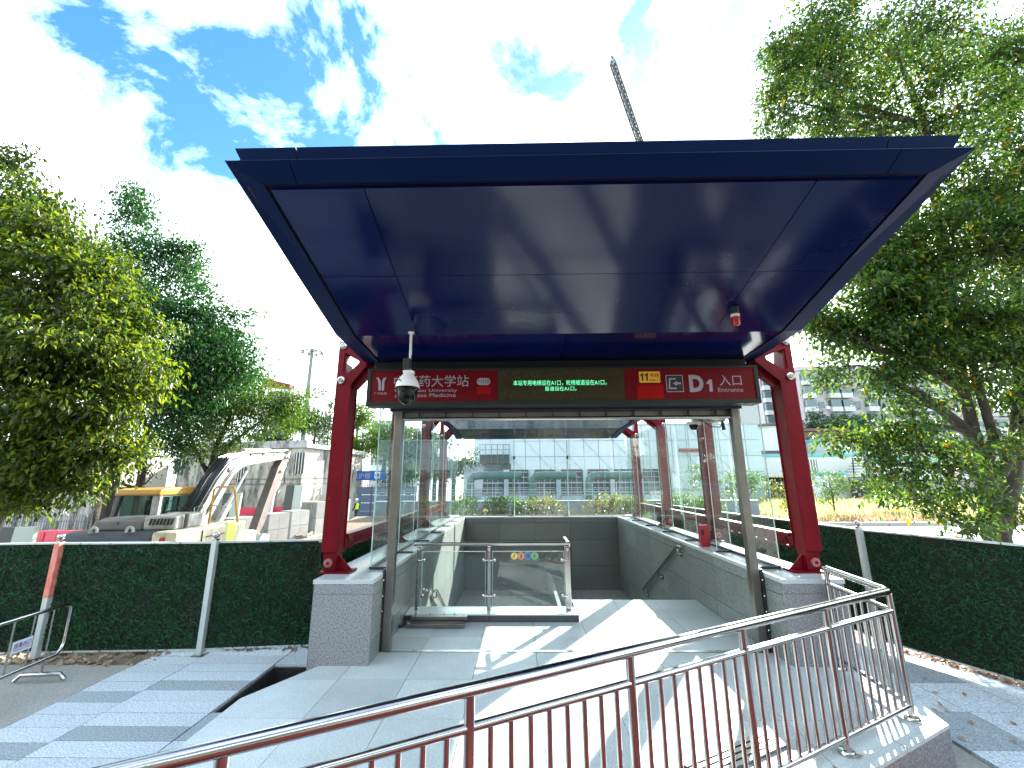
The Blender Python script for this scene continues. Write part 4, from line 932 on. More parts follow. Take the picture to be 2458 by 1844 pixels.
def fence(label, posts, z, H, nrm_sign, seed, gap=.07, skip_posts=(), redpost=(), nofirst=False):
    t = thing('turf_fence',(posts[0][0],posts[0][1],z),label,'fence','turf clad site fences')
    rj = random.Random(seed)
    for i in range(len(posts)-1):
        a, b = Vector((*posts[i],0)), Vector((*posts[i+1],0)); d = (b-a).normalized(); nr = Vector((d.y,-d.x,0))*nrm_sign
        back = -nr*.05; a = a + Vector((0,0,rj.uniform(-.008,.010))); b = b + Vector((0,0,rj.uniform(-.008,.010)))
        p = MB().bar(a+back+Vector((0,0,z+gap+(H-gap-.02)/2)),b+back+Vector((0,0,z+gap+(H-gap-.02)/2)),.04,H-gap-.02).build('panel','turf_back',t)
        turf('turf',(a+back)[:2],(b+back)[:2],z+gap+.005,z+H-.03,p,(nr.x,nr.y,0),seed+i)
        MB().bar(a+back+Vector((0,0,z+H-.005)),b+back+Vector((0,0,z+H-.005)),.05,.022).build('top_trim','fence_metal',t)
        MB().bar(a+back+Vector((0,0,z+gap-.01)),b+back+Vector((0,0,z+gap-.01)),.048,.02).build('bottom_trim','fence_metal',t)
    for i, (x,y) in enumerate(posts):
        if i in skip_posts: continue
        p = box(x-.035,x+.035,y-.035,y+.035,z-.01,z+H+.02).build('post','fence_metal',t,bevel=.004)
        if i in redpost: box(x-.0365,x+.0365,y-.0365,y+.0365,z+H*.52,z+H+.0).build('red_sleeve','fence_red',p)
        box(x-.03,x+.03,y-.03,y+.03,z+H+.021,z+H+.045).build('cap','steel',p); MB().lathe((x,y,z+H+.045),[(.012,0),(.036,.02),(.044,.045),(.036,.07),(.015,.085)],14).build('ball_finial','steel',p,smooth=True)
        box(x-.07,x+.07,y-.07,y+.07,z+.0015,z+.012).build('foot_plate','steel_rough',p)
    return t
fence('dark green turf fence on the left with white posts before the excavator',[(-14.4,5.0),(-12.3,5.22),(-10.25,5.45),(-8.25,5.67),(-6.20,5.88),(-4.16,5.995),(-2.72,6.12),(-2.68,9.2),(-2.66,12.4)],ZL,1.38,1,20,redpost=(4,),skip_posts=(6,7,8))
fence('dark green turf fence on the right behind the railing under the big tree',[(4.15,13.5),(4.45,10.2),(4.906,6.495),(5.72,4.6),(6.55,2.7),(7.4,0.8)],ZR,1.56,1,60,gap=.13,skip_posts=(0,))

# ---- crowd barrier, left
t = thing('crowd_barrier',(-5.9,5.0,ZL),'stainless crowd control barrier with a small notice plate at the left edge','barrier')
a = Vector((-5.45,5.47,0)); d = Vector((.10,-.995,0)).normalized(); Lb = 2.0
def bp(u_,z_): q = a + d*u_; return Vector((q.x,q.y,ZL+z_))
MB().tube([bp(Lb,.22),bp(Lb,.70),bp(Lb-.08,.76),bp(.08,.76),bp(.02,.74),bp(0,.68),bp(0,.33),bp(.03,.26),bp(.10,.22),bp(Lb,.22)],.019,10).build('frame','steel',t,smooth=True)
for k in range(1,8): MB().tube([bp(k*.215,.22),bp(k*.215,.76)],.009,8).build('bar','steel',t,smooth=True)
nv = Vector((-d.y,d.x,0))
for u_ in (.22,Lb-.3):
    c_ = bp(u_,0); MB().tube([c_+nv*.26+Vector((0,0,.02)),c_+nv*.20+Vector((0,0,.075)),c_-nv*.20+Vector((0,0,.075)),c_-nv*.26+Vector((0,0,.02))],.022,10).build('foot','steel',t,smooth=True); MB().tube([bp(u_,.08),bp(u_,.20)],.012,8).build('foot_stem','steel',t,smooth=True)
nn = Vector((-d.y,d.x,0)); nn = nn if nn.x > 0 else -nn
pl_c = bp(.535,.48)+nn*.016
pv = MB(); ux = -d
q = [pl_c - ux*.105 - Vector((0,0,.06)), pl_c + ux*.105 - Vector((0,0,.06)), pl_c + ux*.105 + Vector((0,0,.06)), pl_c - ux*.105 + Vector((0,0,.06))]
pq = MB().prism(q,nn*.004).build('notice_plate','plate_white',t)
ptl = pl_c - ux*.09 + Vector((0,0,.040)) + nn*.006; pbr = pl_c + ux*.09 - Vector((0,0,.012)) + nn*.006
fit_text('应急出口',ptl,pbr,'ink',pq,'lettering',.012,ux=tuple(ux),uz=(0,0,1),thick=.001)
fit_text('EMERGENCY EXIT',pl_c - ux*.09 - Vector((0,0,.02)) + nn*.006,pl_c + ux*.09 - Vector((0,0,.036)) + nn*.006,'ink',pq,'lettering',.0,ux=tuple(ux),uz=(0,0,1),thick=.001)

# ================================================================ EXCAVATOR
ea = R(-4); EF = Vector((math.sin(ea),math.cos(ea),0)); ER = Vector((math.cos(ea),-math.sin(ea),0)); EO = Vector((-11.06,10.3,0))
ex = thing('excavator',(-9.6,12.2,ZS),'mud stained white and yellow excavator parked behind the left fence','excavator')
def e(r_,f,z): p = EO + ER*r_ + EF*f; return Vector((p.x,p.y,z))
def ebox(r0,r1,f0,f1,z0,z1,nm,m,bev=.03,par=None,tz=0.0):
    return MB().hexa([e(r0,f0,z0),e(r1,f0,z0),e(r1,f1,z0),e(r0,f1,z0),e(r0,f0,z1-tz),e(r1,f0,z1-tz),e(r1,f1,z1),e(r0,f1,z1)]).build(nm,m,par or ex,bevel=bev)
for r0 in (0.0,2.2):
    tk = MB(); pr_ = [(0.2,ZS+.35),(0.4,ZS+.68),(0.8,ZS+.80),(3.6,ZS+.80),(4.0,ZS+.68),(4.2,ZS+.35),(3.9,ZS+.004),(0.5,ZS+.004)]
    tk.prism([e(r0,f,z) for f,z in pr_],ER*.6); tk.build('track','hose',ex,bevel=.03)
ebox(.3,2.5,.6,3.6,ZS+.81,-.05,'turntable','cw_grey')
cwo = MB().prism([e(0,.03,-.30),e(0,.0,.30),e(0,.08,.62),e(0,.26,.80),e(0,.95,.80),e(0,.95,-.30)],ER*2.2).build('counterweight','cw_grey',ex,bevel=.09)
MB().hexa([e(.32,.004,.36),e(2.0,.004,.36),e(2.0,.062,.60),e(.32,.062,.60),e(.32,.09,.36),e(2.0,.09,.36),e(2.0,.12,.60),e(.32,.12,.60)]).build('blue_stripe','blue_stripe',cwo)
hp = MB().prism([e(.45,.38,.805),e(.45,.46,1.0),e(.45,.72,1.09),e(.45,1.42,1.09),e(.45,1.46,.805)],ER*1.22).build('engine_hood','hood_grey',ex,bevel=.05)
MB().bar(e(1.05,.45,.86),e(1.05,.44,1.0),.012,.02).build('hood_seam','dark_open',hp); MB().bar(e(1.25,.43,.90),e(1.42,.43,.90),.02,.02).build('hood_handle','hood_grey',hp)
vh = ebox(1.68,2.45,.42,1.46,.805,1.17,'vent_cover','boom_white',.04,None,.05)
for k in range(7): c_ = e(1.86+k*.085,.41,1.0); MB().obox(c_,(.035,.04,.15),rz=-ea,ry=.25).build('vent_slot','dark_open',vh)
MB().tube([e(2.52,.7,.82),e(2.52,.7,1.16)],.05,10).build('exhaust','stick_brown',ex,smooth=True)
for r_ in (.72,1.56):
    c_ = e(r_,.20,.80); q = [c_ + ER*(math.cos(t_)*.08) + Vector((0,0,math.sin(t_)*.10)) for t_ in [R(k*22.5-10) for k in range(10)]]
    MB().tube(q,.032,8).build('lifting_eye','board_grey',ex,smooth=True)
ebox(2.205,2.8,.02,3.0,-.30,.80,'side_deck','cream_paint',.07)
ebox(2.5,2.815,2.0,2.42,-.1,.812,'lime_band','lime_paint',.02)
ebox(2.15,2.8,3.01,3.7,-.30,.45,'front_deck','cream_paint',.08)
MB().bar(e(2.812,.95,-.1),e(2.812,.95,.74),.012,.02).build('deck_seam','dark_open',ex)
# cab: frame posts, roof, glass
r0,r1,f0,f1,z0 = .08,1.15,1.5,3.3,.95
ebox(r0,r1,f0,f1,-.2,z0+.02,'cab_base','cream_paint',.04)
MB().prism([e(r0-.06,f0-.08,1.66),e(r0-.06,f0-.02,1.76),e(r0-.06,f0+.2,1.80),e(r0-.06,f1-.1,1.82),e(r0-.06,f1+.02,1.70),e(r0-.06,f1+.02,1.62),e(r0-.06,f0-.06,1.60)],ER*(r1-r0+.12)).build('cab_roof','yellow_paint',ex,bevel=.03)
for (r_,f,wd,mm) in ((r0+.03,f0+.03,.12,'cw_grey'),(r1-.06,f0+.05,.20,'boom_white'),(r0+.04,f1-.05,.10,'cw_grey'),(r1-.04,f1-.05,.10,'boom_white')):
    lean = .10 if f < 2 and r_ < .5 else 0
    MB().bar(e(r_-lean,f,z0),e(r_,f,1.64),wd,.12,up=tuple(EF)).build('cab_post',mm,ex,bevel=.02)
MB().bar(e(r1-.05,f0+.05,1.60),e(r1-.05,f1,1.60),.10,.07).build('cab_rail','boom_white',ex); MB().bar(e(r1-.05,2.38,z0),e(r1-.05,2.38,1.6),.06,.05,up=tuple(EF)).build('door_post','cw_grey',ex)
for g_ in ([e(r0+.06,f0+.05,.97),e(r1-.14,f0+.05,.97),e(r1-.14,f0+.05,1.60),e(r0+.06,f0+.05,1.60)],[e(r1-.04,f0+.12,.97),e(r1-.04,f1-.10,.97),e(r1-.04,f1-.10,1.57),e(r1-.04,f0+.12,1.57)],[e(r0+.04,f0+.1,.97),e(r0+.04,f1-.1,.97),e(r0+.04,f1-.1,1.60),e(r0+.04,f0+.1,1.60)],[e(r0+.08,f1-.05,.97),e(r1-.08,f1-.05,.97),e(r1-.08,f1-.05,1.60),e(r0+.08,f1-.05,1.60)]):
    n_ = (g_[1]-g_[0]).cross(g_[3]-g_[0]).normalized(); MB().prism(g_,n_*.008).build('cab_window','cab_glass',ex)
ebox(.42,.80,2.0,2.2,.96,1.48,'seat','cloth_dark',.06); ebox(.50,.72,2.02,2.14,1.485,1.60,'headrest','cloth_dark',.04)
# boom, cylinders, stick, hoses
BR = 1.62
def bm(pts, wd, nm, m, r_=BR):
    mb = MB(); mb.prism([e(r_-wd/2,f,z) for f,z in pts],ER*wd); return mb.build(nm,m,ex,bevel=.02)
bm([(2.05,.35),(2.45,.30),(3.15,1.32),(3.75,2.18),(4.35,2.50),(7.0,2.84),(7.35,2.95),(7.1,3.1),(4.3,2.88),(3.5,2.6),(2.9,1.95),(2.3,1.05)],.34,'boom','boom_white')
bm([(7.2,3.02),(7.5,2.95),(7.2,2.4),(6.1,.3),(5.75,-.05),(5.55,.05),(6.0,1.0),(6.75,2.5)],.30,'stick','stick_brown')
bm([(7.3,2.9),(7.75,3.25),(7.65,2.85),(7.3,2.45)],.24,'stick_head','boom_white')
def cyl2(a_,b_,r1_,r2_,nm,k=.55):
    m_ = a_.lerp(b_,k); o_ = MB().tube([a_,m_],r1_,12).build(nm,'boom_white',ex,smooth=True); MB().tube([m_,b_],r2_,10).build('piston_rod','steel',o_,smooth=True)
cyl2(e(BR,4.4,3.0),e(BR,7.65,3.24),.10,.05,'stick_cylinder')
cyl2(e(BR+.32,2.6,.2),e(BR+.32,4.2,2.3),.10,.06,'boom_cylinder',.5); cyl2(e(BR-.32,2.6,.2),e(BR-.32,4.2,2.3),.10,.06,'boom_cylinder',.5)
cyl2(e(BR,7.6,2.6),e(BR,6.35,.55),.075,.04,'bucket_cylinder',.62)
MB().tube([e(BR,6.3,.60),e(BR,6.05,.25),e(BR,5.75,.0)],.06,8).build('linkage','boom_white',ex,smooth=True)
MB().prism([e(BR-.55,f,z) for f,z in ((5.85,.05),(5.4,.12),(4.9,-.3),(4.8,-.8),(5.2,-1.15),(5.9,-1.1),(5.75,-.5))],ER*1.1).build('bucket','boom_white',ex,bevel=.03)
rng = random.Random(8)
for k in range(13):
    o_ = -.26+k*.037; j = lambda: rng.uniform(-.04,.04)
    MB().tube([e(BR+o_+j(),1.85,.55+j()),e(BR+o_,2.2,1.2+j()),e(BR+o_+j(),2.82,2.08+j()),e(BR+o_,3.45,2.72+j()),e(BR+o_+j(),4.3,2.93+abs(j()))],.027,7).build('hose','hose',ex,smooth=True)
for k in range(3):
    o_ = -.16+k*.16; MB().tube([e(BR+o_,4.3,2.93),e(BR+o_,6.6,3.14),e(BR+o_,7.1,3.16),e(BR+o_*1.1,7.6,2.8),e(BR+o_,7.25,2.3),e(BR+o_,7.4,1.9),e(BR+o_,6.9,1.5)],.024,7).build('hose','hose' if k!=1 else 'boom_white',ex,smooth=True)
for f,z,rr_ in ((2.3,.6,.10),(3.45,2.35,.09),(4.2,2.62,.07),(7.2,2.95,.09),(6.9,2.35,.05),(5.75,.05,.07)):
    for sd_ in (-1,1): MB().lathe(e(BR+sd_*.175,f,z),[(rr_,0),(rr_,.03),(rr_*.6,.045)],14,tuple(ER*sd_)).build('pivot_pin','stick_brown',ex,smooth=True)
for k in range(2): MB().tube([e(BR+.19,2.6,1.0+k*.1),e(BR+.2,3.3,1.95+k*.1),e(BR+.2,3.9,2.5+k*.08),e(BR+.19,5.4,2.78+k*.06),e(BR+.19,6.9,2.92+k*.06)],.018,7).build('hose','hose',ex,smooth=True)
for f in (4.6,5.4,6.2): MB().bar(e(BR-.2,f,2.90+.05*(f-4.6)),e(BR+.2,f,2.90+.05*(f-4.6)),.05,.07).build('hose_clamp','hose',ex)
for k,zz_ in enumerate((.30,.55)): MB().bar(e(2.818,1.1,zz_),e(2.818,1.9,zz_),.006,.03).build('deck_stripe','stick_brown',ex)
MB().lathe(e(2.50,-.0,.62),[(.06,0),(.06,.03)],12,tuple(-EF)).build('rear_lamp','lamp_red',ex)
MB().tube([e(r0-.02,f1-.05,1.3),e(r0-.25,f1+.1,1.35),e(r0-.25,f1+.1,1.15)],.015,6).build('mirror_arm','hose',ex); MB().obox(e(r0-.25,f1+.1,1.3),(.16,.04,.28),rz=-ea).build('mirror','hose',ex,bevel=.02)
MB().tube([e(1.25,1.6,.9),e(1.32,1.62,1.15),e(1.5,1.9,1.28),e(1.8,1.9,1.18),e(1.85,1.8,.85)],.022,7).build('hose','hose',ex,smooth=True)
MB().tube([e(2.0,1.8,.85),e(1.92,1.85,1.25),e(2.05,2.0,1.32),e(2.1,2.0,1.1)],.016,7).build('hose','boom_white',ex,smooth=True)
MB().tube([e(2.28,2.0,.80),e(2.30,2.0,1.74),e(2.36,2.03,1.82),e(2.66,2.25,1.82),e(2.72,2.3,1.72),e(2.75,2.72,.45)],.032,8).build('grab_rail','yellow_paint',ex,smooth=True)
MB().tube([e(2.3,2.0,1.30),e(2.62,2.2,1.24)],.022,8).build('grab_rail','boom_white',ex,smooth=True)

# ================================================================ CONSTRUCTION SITE, LEFT
G = 'red water filled barriers on the site'
def wbarrier(p, rz, label):
    t = thing('water_barrier',p,label,'barrier',G); c = Vector(p); m_ = Matrix.Rotation(rz,3,'Z')
    def q(x,y,z): return c + m_ @ Vector((x,y,z))
    prf = [(-.25,.004),(.25,.004),(.25,.12),(.14,.40),(.11,.95),(-.11,.95),(-.14,.40),(-.25,.12)]
    MB().prism([q(-.78,y,z) for y,z in prf],m_ @ Vector((1.56,0,0))).build('body','barrier_pink',t,bevel=.03)
    for x in (-.5,0,.5):
        f = MB(); f.hexa([q(x-.17,-.155,.42),q(x+.17,-.155,.42),q(x+.17,-.10,.42),q(x-.17,-.10,.42),q(x-.17,-.128,.86),q(x+.17,-.128,.86),q(x+.17,-.08,.86),q(x-.17,-.08,.86)]); f.build('raised_panel','barrier_pink',t,bevel=.015)
    MB().lathe(q(0,0,.951),[(.06,0),(.06,.03)],10).build('filler_cap','barrier_pink',t)
    return t
zb = ZS+.001
def gp(px,py,z=zb):   # ground point under a pixel on the site level
    d_ = rgt*((px-1229)/F_PX) - upv*((py-922)/F_PX) + fwd; k = (z-EYE.z)/d_.z; p = EYE+d_*k; return (p.x,p.y,z)
def bz(px,Y): p = at(px,1250,Y); return (p.x,Y,zb)
wbarrier(bz(78,20.3),.05,'red plastic barrier at the foot of the stained wall, leftmost in view')
wbarrier(bz(140,20.4),.05,'red plastic barrier at the foot of the stained wall, next to the grey board')
wbarrier(bz(200,20.5),.05,'red plastic barrier just behind the excavator counterweight')
struct(MB().prism([(-22,26.6,ZS+.003),(-13.9,28.2,ZS+.003),(-13.9,30,ZS+.003),(-22,29.2,ZS+.003)],(0,0,-.621-ZS-.003)).build('ledge','concrete'))
for k, px in enumerate((585,622,655,683,712,738)):
    wbarrier((at(px,1250,27.2+k*.35).x,27.2+k*.35,-.62),.25,('nearest','second','third','fourth','fifth','farthest')[k]+' red barrier in the row below the white stained house')
# standing boards
def board(px, Y, w_, h_, rz, label, dark=.5, z0=zb):
    p = bz(px,Y); t = thing('standing_board',p,label,'board','upright boards on the site'); c = Vector(p); m_ = Matrix.Rotation(rz,3,'Z')
    for x0,x1,mm in ((-w_/2,-w_/2+w_*dark,'board_dark'),(-w_/2+w_*dark,w_/2,'board_grey')):
        MB().hexa([c+m_@Vector(v) for v in ((x0,-.06,0),(x1,-.06,0),(x1,.06,0),(x0,.06,0),(x0+.12,-.06,h_),(x1+.12,-.06,h_),(x1+.12,.06,h_),(x0+.12,.06,h_))]).build('panel',mm,t)
    MB().bar(c+m_@Vector((-w_/2+.1,.06,h_*.8)),c+m_@Vector((-w_/2+.1,.8,.05)),.05,.05).build('prop','board_dark',t)
board(42,12.2,.95,1.95,.05,'tall half black half grey board at the left edge above the fence',.42)
board(545,21,.85,2.6,.05,'dark and grey upright board behind the excavator boom')
board(695,26,1.0,2.9,.05,'dark and grey upright board right of the excavator stick')
board(633,24.2,.6,2.4,.05,'dark upright board hidden behind the excavator stick')
# low white block at left edge behind the fence
t = thing('concrete_beam',(-9.9,7.0,ZS),'pale concrete beam lying behind the left fence at the picture edge','beam')
for k in range(4): MB().box(-12.6+k*1.0,-11.62+k*1.0,7.0,7.5,ZS+.002,.97).build('block','block_grey',t,bevel=.01)
# bundles of grey kerb blocks set on end
def bundle(px, Y, w_, h_, rz, label):
    p = bz(px,Y); t = thing('block_bundle',p,label,'concrete blocks','bundles of grey blocks on the site'); c = Vector(p); m_ = Matrix.Rotation(rz,3,'Z'); n_ = max(5,int(w_/.17))
    for i in range(n_):
        for j in range(2):
            x0 = -w_/2+i*w_/n_; h2 = h_/2
            for dd in (0,1): MB().hexa([c+m_@Vector(v) for v in ((x0+.012,-.6+dd*.6,j*h2+.004),(x0+w_/n_-.012,-.6+dd*.6,j*h2+.004),(x0+w_/n_-.012,-.01+dd*.6,j*h2+.004),(x0+.012,-.01+dd*.6,j*h2+.004),(x0+.012,-.6+dd*.6,(j+1)*h2-.012),(x0+w_/n_-.012,-.6+dd*.6,(j+1)*h2-.012),(x0+w_/n_-.012,-.01+dd*.6,(j+1)*h2-.012),(x0+.012,-.01+dd*.6,(j+1)*h2-.012))]).build('block','block_grey',t)
bundle(572,19.5,1.05,1.6,-.35,'bundle of upright grey blocks nearest the excavator boom')
bundle(655,22.5,.95,1.55,-.35,'bundle of upright grey blocks just right of the excavator stick')
bundle(706,24.5,.95,1.55,-.35,'bundle of upright grey blocks third from the excavator')
bundle(757,27,1.3,1.9,-.35,'bundle of upright grey blocks beside the left red column')
bundle(806,30,1.3,1.9,-.2,'bundle of upright grey blocks right of the left red column near the worker')
# timber lying about
rng = random.Random(12)
for k in range(70):
    px = rng.uniform(610,930) if k < 54 else rng.uniform(560,700); Y = rng.uniform(21,31); p = bz(px,Y); a_ = rng.uniform(0,3.14); l_ = rng.uniform(.9,2.6); c = Vector(p)+Vector((0,0,.05+rng.uniform(0,.22)))
    dd = Vector((math.cos(a_),math.sin(a_),rng.uniform(-.04,.08)))*l_/2
    o = MB().bar(c-dd,c+dd,rng.uniform(.07,.16),rng.uniform(.03,.07)).build('plank','timber'); tag(o,'loose weathered plank among the scattered timber behind the left column','plank','scattered planks on the site')
# cone-like post near the glass
c = gp(838,1320,-1.19); 
t = thing('traffic_post',bz(838,14),'orange striped plastic post seen between left column and glass','post'); c = Vector(bz(838,14))
MB().lathe(c,[(.16,.0),(.16,.05),(.09,.08),(.07,1.3),(.05,1.35)],14).build('post_body','sign_red2',t,smooth=True); MB().lathe(c+Vector((0,0,1.0)),[(.079,0),(.077,.22)],14).build('band','white_plastic',t,smooth=True)

# ---- walls and old houses on the left
t = thing('retaining_wall',(-24,21,ZS),'stained concrete retaining wall behind the left trees','wall')
w0 = at(-160,1182,25.0); w1 = at(218,1182,23.0)
MB().prism([(w0.x,25,ZS+.002),(w1.x,23,ZS+.002),(w1.x+.25,23.1,ZS+.002),(w1.x,24.2,ZS+.002),(w0.x,26.2,ZS+.002)],(0,0,1.36-ZS)).build('wall_body','stain_wall',t)
# spiked fence in front
t = thing('spiked_fence',(-21,18.6,ZS),'low grey spiked iron fence in front of the stained wall','fence')
y0 = 21.6; xa, xb = at(-60,1240,y0).x, at(205,1240,y0).x; n_ = 46
for z in (.05,.30): MB().bar((xa,y0,z+.0),(xb,y0,z),.03,.03).build('rail','pole_grey',t)
for k in range(n_): x = xa+(xb-xa)*k/(n_-1); MB().tube([(x,y0-.02,ZS+.002),(x,y0-.02,.36),(x,y0-.02,.45)],[.014,.014,.002],5).build('spike','pole_grey',t)
for k in range(5): x = xa+(xb-xa)*k/4; box(x-.04,x+.04,y0+.02,y0+.10,ZS+.002,.34).build('post','pole_grey',t)
# brick remains with openings
t = thing('brick_house',(-19.5,20.5,ZS),'broken tan brick house wall with dark openings behind the left tree trunks','house')
bx0, bx1 = at(205,1150,23.3).x, at(268,1150,23.3).x; MB().box(bx0,bx1,23.45,27,ZS+.002,3.1).build('wall_core','mortar',t)
brk = box(0,.46,0,.12,0,.155).mesh('brick'); brk.materials.append(MATS['brick'])
rng = random.Random(2)
zrow = ZS+1.0; j = 0
while zrow < 3.05:
    x = bx0 - (.25 if j%2 else 0)
    while x < bx1-.2:
        if not ((.9 < zrow < 1.35 and bx0+.15 < x < bx0+.75) or (1.9 < zrow < 2.7 and bx0+.3 < x < bx0+.9)):
            o = bpy.data.objects.new('brick',brk); COL.objects.link(o); o.parent = t; o.location = Vector((max(x,bx0),23.33+rng.uniform(-.02,.02),zrow))-OFF[t]
        x += .5
    zrow += .185; j += 1
for zc_, xo in ((1.13,.35),(2.3,.55)): box(bx0+xo-.3,bx0+xo+.3,23.40,23.46,zc_-.25,zc_+.25).build('window_opening','dark_open',t)
# pale sheet awning hut above the wall
t = thing('white_hut',(-22,22.5,1.2),'white sheet clad hut with a dark open side above the stained wall','hut')
h0, h1 = at(60,1100,25.5), at(170,1100,25.5)
MB().prism([(h0.x,26.3,1.0),(h1.x,26.3,1.0),(h1.x+.35,26.3,3.6),(h0.x+.6,26.3,3.6)],(0,2.5,0)).build('wall','shed_white',t)
box(h1.x+.36,h1.x+1.35,26.4,29,1.0,3.6).build('dark_bay','dark_open',t); box(h0.x-1.6,h0.x-.1,26.4,29,1.0,2.4).build('window_bay','win_glass',t)
# long old plaster house
t = thing('plaster_house',(-17.5,29.5,ZS),'long old white plaster house with black mould streaks behind the excavator boom','house')
xa, xb = at(395,1150,30).x, at(733,1150,29).x
MB().prism([(xa,31,ZS+.002),(xb,28.5,ZS+.002),(xb+.9,34,ZS+.002),(xa,37,ZS+.002)],(0,0,4.15-ZS)).build('wall','old_plaster',t)
MB().prism([(xa-.2,30.8,4.152),(xb+.25,28.25,4.152),(xb+1.1,34.3,4.152),(xa,37.2,4.152)],(0,0,.28)).build('roof_slab','stain_wall',t)
MB().prism([(xa-.2,30.85,4.435),(xb+.2,28.3,4.435),(xb+.2,28.5,4.435),(xa-.2,31.05,4.435)],(0,0,.22)).build('parapet','stain_wall',t)
def onwall(px,py,h_,w_,nm,m_,par):
    # window set on the slanted long wall
    d_ = rgt*((px-1229)/F_PX) - upv*((py-922)/F_PX) + fwd
    nx, ny = (28.5-31), -(xb-xa); cc = nx*xa+ny*31; k = cc/(nx*d_.x+ny*d_.y); p = EYE+d_*k; al = Vector((xb-xa,28.5-31,0)).normalized(); no_ = Vector((al.y,-al.x,0))
    q = [p-al*w_/2-Vector((0,0,h_/2)),p+al*w_/2-Vector((0,0,h_/2)),p+al*w_/2+Vector((0,0,h_/2)),p-al*w_/2+Vector((0,0,h_/2))]
    wn = MB().prism([v_-no_*-.0 for v_ in q],no_*.05).build(nm,m_,par)
    if m_ == 'dark_open' and h_ > .8: 
        for s in (-.25,0,.25): MB().bar(p+al*s*w_*1.2-Vector((0,0,h_/2))+no_*.07,p+al*s*w_*1.2+Vector((0,0,h_/2))+no_*.07,.03,.03).build('window_bar','railing_white',wn)
for px,py,h_,w_ in ((719,1112,1.4,.75),(640,1092,.5,1.0),(580,1140,1.0,.7),(480,1090,1.2,.9),(430,1120,1.2,.9)): onwall(px,py,h_,w_,'window','dark_open',t)
for k in range(5): onwall(650+k*0,1150+k*4,.05,9,'cable_run','pole_grey',t) if k in (0,3) else None
t = thing('plaster_annex',(-13.5,31,ZS),'smaller cream plaster annex with a flat eave left of the red column','house')
xa2, xb2 = at(738,1150,31.5).x, at(800,1150,31.5).x
box(xa2,xb2,31.5,37,ZS+.002,4.05).build('wall','old_plaster',t); box(xa2-.25,xb2+.25,31.2,37.2,4.052,4.4).build('roof_slab','old_plaster',t)
for px,py,ww,hh in ((758,1100,.8,.55),(778,1112,.5,1.5)): p = at(px,py,31.5); box(p.x-ww/2,p.x+ww/2,31.46,31.52,p.z-hh/2,p.z+hh/2).build('window','dark_open',t)
# blue banner, white pickets and blue grey hoarding
HY = 36.0
t = thing('site_banner',(-14,HY,1.9),'blue construction banner with white characters above the grey-blue hoarding','banner')
b0, b1 = at(755,1131,HY), at(925,1153,HY)
bb = box(b0.x,b1.x,HY-.05,HY,b1.z,b0.z).build('cloth','banner_blue',t)
def bpx(px,py): return at(px,py,HY-.052)
fit_text('浇捣',bpx(780,1135),bpx(815,1149),'sign_white',bb,'lettering',.004,thick=.02)
fit_text('泵防护棚',bpx(833,1135.5),bpx(888,1149.5),'sign_white',bb,'lettering',.004,thick=.02)
for px in (769,906):
    q0, q1 = bpx(px-6,1133), bpx(px+6,1148.5); pn = box(q0.x,q1.x,HY-.08,HY-.052,q1.z,q0.z).build('notice','plate_white',bb)
    if px == 769: MB().prism([bpx(764.5,1145)-Vector((0,.04,0)),bpx(773.5,1145)-Vector((0,.04,0)),bpx(769,1136)-Vector((0,.04,0))],(0,-.01,0)).build('warning_triangle','icon_yellow',pn)
    else: MB().lathe(bpx(906,1140.5)-Vector((0,.03,0)),[(.17,0),(.17,.012)],16,(0,-1,0)).build('round_mark','pole_grey',pn)
t = thing('site_hoarding',(-14,HY+.3,ZS),'grey-blue corrugated steel hoarding below the blue banner','hoarding')
xa, xb = at(728,1200,HY+.3).x, at(1000,1200,HY+.3).x; n_ = 5
for k in range(n_):
    x0 = xa+(xb-xa)*k/n_; x1 = xa+(xb-xa)*(k+1)/n_
    for z in range(4): box(x0+.03,x1-.03,HY+.3,HY+.36,ZS+.01+z*.66,ZS+.01+(z+1)*.66-.03).build('panel','hoarding_blue',t)
    box(x0-.04,x0+.04,HY+.24,HY+.4,ZS+.003,1.5).build('post','pole_grey',t)
box(xa-.5,xa-.05,HY+.1,HY+.5,ZS+.003,1.65).build('end_post','board_dark',t)
t = thing('picket_rail',(-14,HY+1,1.5),'white picket railing between hoarding and blue banner','railing')
n_ = 42
for k in range(n_): x = xa+(xb-xa)*k/(n_-1); box(x-.04,x+.04,HY+.9,HY+.96,ZS+.003,2.1).build('picket','railing_white',t)
for z in (1.5,2.0): box(xa,xb,HY+.97,HY+1.0,z,z+.06).build('rail','railing_white',t)

